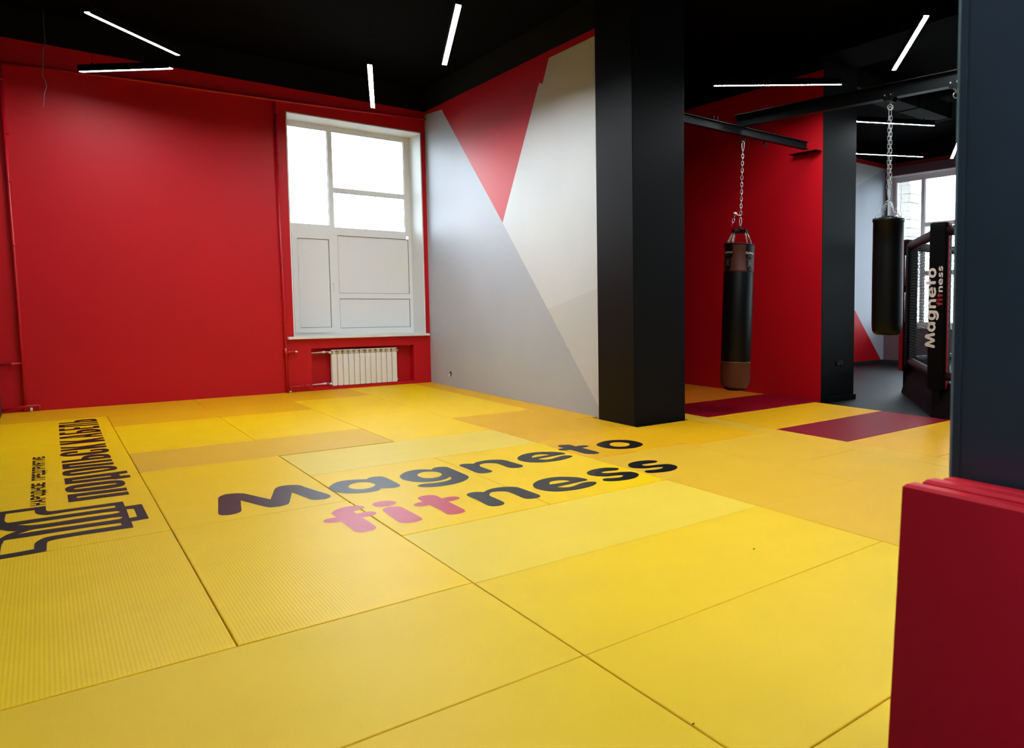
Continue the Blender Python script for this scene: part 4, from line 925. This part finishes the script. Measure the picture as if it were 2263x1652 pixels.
for k in range(4):
    a0 = math.radians(-90 + 90*k)
    w1_, w2_, w3_ = .058, .066, .048
    m = MB()
    out = [(-w1_, ZR), (w1_, ZR), (w1_*.95, ZR-.035), (w2_, ZR-.065), (w2_, ZR-.155), (w3_, ZR-.17), (w3_, ZR-.275), (w3_*.8, ZR-.285), (w3_*.8, ZR-.31), (w3_*.5, ZR-.325)]
    pl_ = []
    for s_, z in out: pl_.append((s_, z))
    # strips so the patch follows the curve
    segs = []
    def width(z):
        for (a, za), (b, zb) in zip(out[1:-1], out[2:]):
            if zb <= z <= za: return a + (b-a)*((za-z)/(za-zb) if za != zb else 0)
        return out[-1][0]
    zs = [ZR, ZR-.035, ZR-.065, ZR-.155, ZR-.17, ZR-.275, ZR-.285, ZR-.31, ZR-.325]
    rows = []
    for z in zs:
        w_ = width(z); rows.append([(math.cos(a0+w_*t/R)*(R+.006), math.sin(a0+w_*t/R)*(R+.006), z) for t in (-1, -.6, -.2, .2, .6, 1)])
    m.loft(rows, caps=False, closed=False, smooth=True)
    rows2 = [[(p[0]*(R-.001)/(R+.006), p[1]*(R-.001)/(R+.006), p[2]) for p in r_] for r_ in rows]
    for j in (0, 5): m.loft([[r_[j] for r_ in rows], [r_[j] for r_ in rows2]], caps=False, closed=False)
    m.loft([rows[-1], rows2[-1]], caps=False, closed=False)
    pat = m.build('strap_patch', 'outlet', bag, local=True, recalc=False)
    wrap = lambda s_, z, rr=R+.0068: (math.cos(a0+s_/R)*rr, math.sin(a0+s_/R)*rr, z)
    m = MB(); m.add([wrap(v[0], ZR-.115+v[1]) for v in brand[0]], brand[1]); ribbon(m, [(-.022, ZR-.137), (.022, ZR-.137)], .003, wrap, False)
    zc = ZR-.222
    for s_ in (-1, 1): ribbon(m, [(-.036*s_, zc+.048), (.036*s_, zc-.048)], .0022, wrap, False)
    for (cx, cz, l) in ((-.026, zc, .016), (.026, zc, .016), (0, zc+.028, .014), (0, zc-.028, .014)): ribbon(m, [(cx-l/2, cz), (cx+l/2, cz)], .003, wrap)
    t_ = m.build('brand_print', 'logo_white', pat, local=True, recalc=False)
bag.rotation_euler = (0, math.radians(2.55), 0)

hk = Vector((TROL.x, TROL.y, ZB2-.088))
bag2 = empty('punching_bag', tuple(hk)); tag(bag2, 'plain black punching bag on four splayed chains beside the near pillar', 'punching bag')
m = MB(); link(m, (0, 0, -.045), (0, 0, 1), (.75, -.66, 0), .105, .014, .004); m.build('top_link', 'chain', bag2, local=True)
m = MB()
for s_ in (-1, 1):
    chain(m, (s_*.008, -s_*.008, -.09), (s_*.010, -s_*.010, -.845), .050, .012, .0032, s0=(s_ > 0))
m.build('chain', 'chain', bag2, local=True)
m = MB(); carabiner(m, (0, 0, -.895), .058, .017, .0048); m.build('snap_hook', 'chain', bag2, local=True)
RB = .163; Z0 = -1.165; Z1 = -2.395
for k in range(4):
    a = math.radians(-45 + 22 + 90*k)
    m = MB(); chain(m, (0, 0, -.955), (math.cos(a)*RB*.95, math.sin(a)*RB*.95, Z0+.012), .040, .010, .0026); m.build('bag_chain', 'chain', bag2, local=True)
    m = MB(); c = Vector((math.cos(a)*RB*.97, math.sin(a)*RB*.97, Z0+.004)); m.tube([c + Vector((-math.sin(a)*math.cos(b)*.014, math.cos(a)*math.cos(b)*.014, math.sin(b)*.014)) for b in [2*PI*j/12 for j in range(12)]], .003, 6, closed=True); m.build('d_ring', 'chain', bag2, local=True)
m = MB(); m.lathe([(RB+.003, Z0-.03), (RB-.001, Z0-.035), (RB, Z0-.3), (RB+.002, Z0-.7), (RB+.001, Z1+.12), (RB-.004, Z1+.05), (RB-.022, Z1+.02), (RB-.05, Z1+.004), (.01, Z1)], 48); m.build('body', 'leather_black', bag2, local=True)
m = MB(); prof = [(RB-.01, Z0+.004), (RB+.005, Z0+.002), (RB+.006, Z0-.026), (RB+.002, Z0-.032)]
m.lathe(prof, 48, caps=False); m.build('top_hem', 'outlet', bag2, local=True)
m = MB(); m.lathe([(.01, Z0+.035), (.05, Z0+.032), (.10, Z0+.016), (RB-.012, Z0+.002)], 48); m.build('laced_cover', 'matte_black', bag2, local=True)

LOGO_U0, LOGO_U1 = -.01, .075
# ------------------------------------------------------------------ fight cage in the far gym
CEN = Vector((9.02, .98, 0))
Pp = [Vector((8.14, 3.97, 0)), Vector((6.36, 2.36, 0))]
e_ = (Pp[1]-Pp[0]); SIDE = e_.length
ang = math.atan2(e_.y, e_.x); pt = Pp[0].copy(); PO = []
for k in range(8):
    PO.append(pt.copy()); pt = pt + Vector((math.cos(ang+k*PI/4), math.sin(ang+k*PI/4), 0))*SIDE
CEN = sum(PO, Vector())/8
cage = empty('fight_cage', (CEN.x, CEN.y, ZB)); tag(cage, 'eight-sided fight cage with black padded posts and wire mesh in the far gym', 'cage')
m = MB(); sc_ = lambda k, z: [tuple(CEN + (p-CEN)*k + Vector((0, 0, z))) for p in PO]
m.loft([sc_(1.03, ZB), sc_(1.01, .18), sc_(.985, .36)]); m.build('skirt', 'skirt', cage)
m = MB(); m.loft([sc_(.985, .36), sc_(.985, .375)]); m.build('canvas', 'canvas', cage)
ZC0, ZC1 = .30, 2.30
for k in range(8):
    a = PO[k]; out = (a-CEN).normalized()
    if k == 1: out = Vector((-.99, -.12, 0)).normalized()
    if k == 0: out = Vector((-.45, -.89, 0)).normalized()
    sd = Vector((-out.y, out.x, 0))     # to the left seen from outside... right hand side of the pad
    hw, hd = .115, .085
    f = lambda u, v, z: tuple(a + sd*u + out*v + Vector((0, 0, z)))
    def ring(z, s_=1): return [f(x*s_, y*s_, z) for x, y in ((-hw, -hd+.02), (-hw, hd-.025), (-hw+.025, hd), (hw-.025, hd), (hw, hd-.025), (hw, -hd+.02), (hw-.02, -hd), (-hw+.02, -hd))]
    m = MB(); m.loft([ring(ZC0), ring(ZC1-.04), ring(ZC1-.01, .95), ring(ZC1, .8)])
    post = m.build('post_pad', 'pad_black', cage)
    m = MB()
    for s_ in (-1, 1):
        x0_, x1_ = s_*(hw-.002), s_*(hw+.007)
        m.loft([[f(x0_*w_, -hd*(.8 if k == 0 else 0), z), f(x1_*w_, -hd*(.8 if k == 0 else 0), z), f(x1_*w_, hd*.52, z), f(x0_*w_, hd*.52, z)] for z, w_ in ((ZC0+.01, 1), (ZC1-.04, 1), (ZC1-.004, .94))])
    m.build('red_side_strip', 'pad_red', post)['label'] = 'red vinyl side strips'
    m = MB(); m.cbox(a.x-.05, a.x+.05, a.y-.05, a.y+.05, ZB+.005, ZC0, .004); m.build('post_foot', 'steel', post)
    if k == 1:   # printed logo, reading upwards
        # text up is towards the photo's left, its direction is upwards
        def put(keys, mat_, s_, u0, z0, x0_, y0_, sq):
            for kk in keys:
                lp = [smooth_loop(l, 3) for l in LET[kk]]
                mm = MB(); mm.poly(lp, lambda x, y: f(u0 - (y-y0_)*s_*sq, hd+.0015, z0+(x-x0_)*s_))
                mm.build('letter', mat_, post, recalc=False)
        put(('M', 'a', 'g', 'n', 'e', 't', 'o'), 'logo_white', .288, LOGO_U0, .80, -.688, 3.15, .75)
        put(('f', 'i', 'i_dot', 't2'), 'logo_red', .188, LOGO_U1, 1.305, -.256, 2.19, .62)
        put(('n2', 'e2', 's', 's2'), 'logo_white', .188, LOGO_U1, 1.305, -.256, 2.19, .62)
    b = PO[(k+1) % 8]; d = (b-a).normalized(); nn = Vector((d.y, -d.x, 0))
    if (a-CEN).dot(nn) < 0: nn = -nn
    for z, r_, nm in ((ZC1-.10, .065, 'top_rail'), (.46, .055, 'bottom_rail')):
        m = MB(); m.tube([a + d*.10 + Vector((0, 0, z)), a + d*.22 + Vector((0, 0, z)), b - d*.22 + Vector((0, 0, z)), b - d*.10 + Vector((0, 0, z))], [r_*.9, r_, r_, r_*.9], 12)
        rail = m.build(nm, 'pad_maroon', cage)
    # mesh: two families of slanting wires
    m = MB(); Lp = SIDE-.24; z0_, z1_ = .50, ZC1-.16; H = z1_-z0_; stp = .052; sl = .62
    nl = int((Lp + H*sl)/stp)
    for fam in (1, -1):
        for j in range(nl):
            s0 = j*stp - H*sl
            pa, pb_ = [], []
            ta = max(0, -s0/sl); tb = min(H, (Lp-s0)/sl)
            if tb - ta < .02: continue
            q0 = (s0+ta*sl, ta); q1 = (s0+tb*sl, tb)
            if fam < 0: q0 = (Lp-q0[0], q0[1]); q1 = (Lp-q1[0], q1[1])
            g = lambda q_: a + d*(.12+q_[0]) + Vector((0, 0, z0_+q_[1])) + nn*(.002*fam)
            m.tube([g(q0), g(q1)], .0021, 3, smooth=False, caps=False)
    w_ = m.build('wire_mesh', 'mesh', cage, recalc=False); w_['kind'] = 'stuff'
# door frame pad with a metal latch bar beside the first post
a = PO[0]; d = (PO[1]-PO[0]).normalized(); nn = Vector((d.y, -d.x, 0)); nn = nn if (a-CEN).dot(nn) > 0 else -nn
m = MB(); q0 = a + d*.14; q1 = a + d*.30
m.add([tuple(q0+nn*.03+Vector((0,0,.40))), tuple(q1+nn*.03+Vector((0,0,.40))), tuple(q1+nn*.03+Vector((0,0,2.18))), tuple(q0+nn*.03+Vector((0,0,2.18))),
       tuple(q0+nn*.07+Vector((0,0,.40))), tuple(q1+nn*.07+Vector((0,0,.40))), tuple(q1+nn*.07+Vector((0,0,2.18))), tuple(q0+nn*.07+Vector((0,0,2.18)))],
      [(0,1,2,3),(7,6,5,4),(0,4,5,1),(1,5,6,2),(2,6,7,3),(3,7,4,0)])
gate = m.build('gate_pad', 'pad_black', cage)
m = MB(); q_ = a + d*.22 + nn*.09
for z0_, z1_ in ((1.05, 1.5), (1.6, 2.05)): m.tube([q_ + Vector((0,0,z0_)), q_ + Vector((0,0,z1_))], .009, 8)
m.build('latch_bar', 'bolt', gate)

# smoke detectors on the ceiling beam
for (x, y, lab) in ((7.60, 4.73, 'pinkish round smoke detector right of the strip lamp above the red wall'),):
    r_ = empty('smoke_detector', (x, y, ZT-.06)); tag(r_, lab, 'detector')
    m = MB(); m.lathe([(.052, ZT-.001), (.052, ZT-.02), (.045, ZT-.03), (.036, ZT-.034)], 24, (x, y, 0)); m.build('base', 'detector', r_)
    m = MB(); m.lathe([(.034, ZT-.034), (.034, ZT-.048), (.026, ZT-.058), (.004, ZT-.06)], 24, (x, y, 0)); m.build('sensor_head', 'detector', r_)
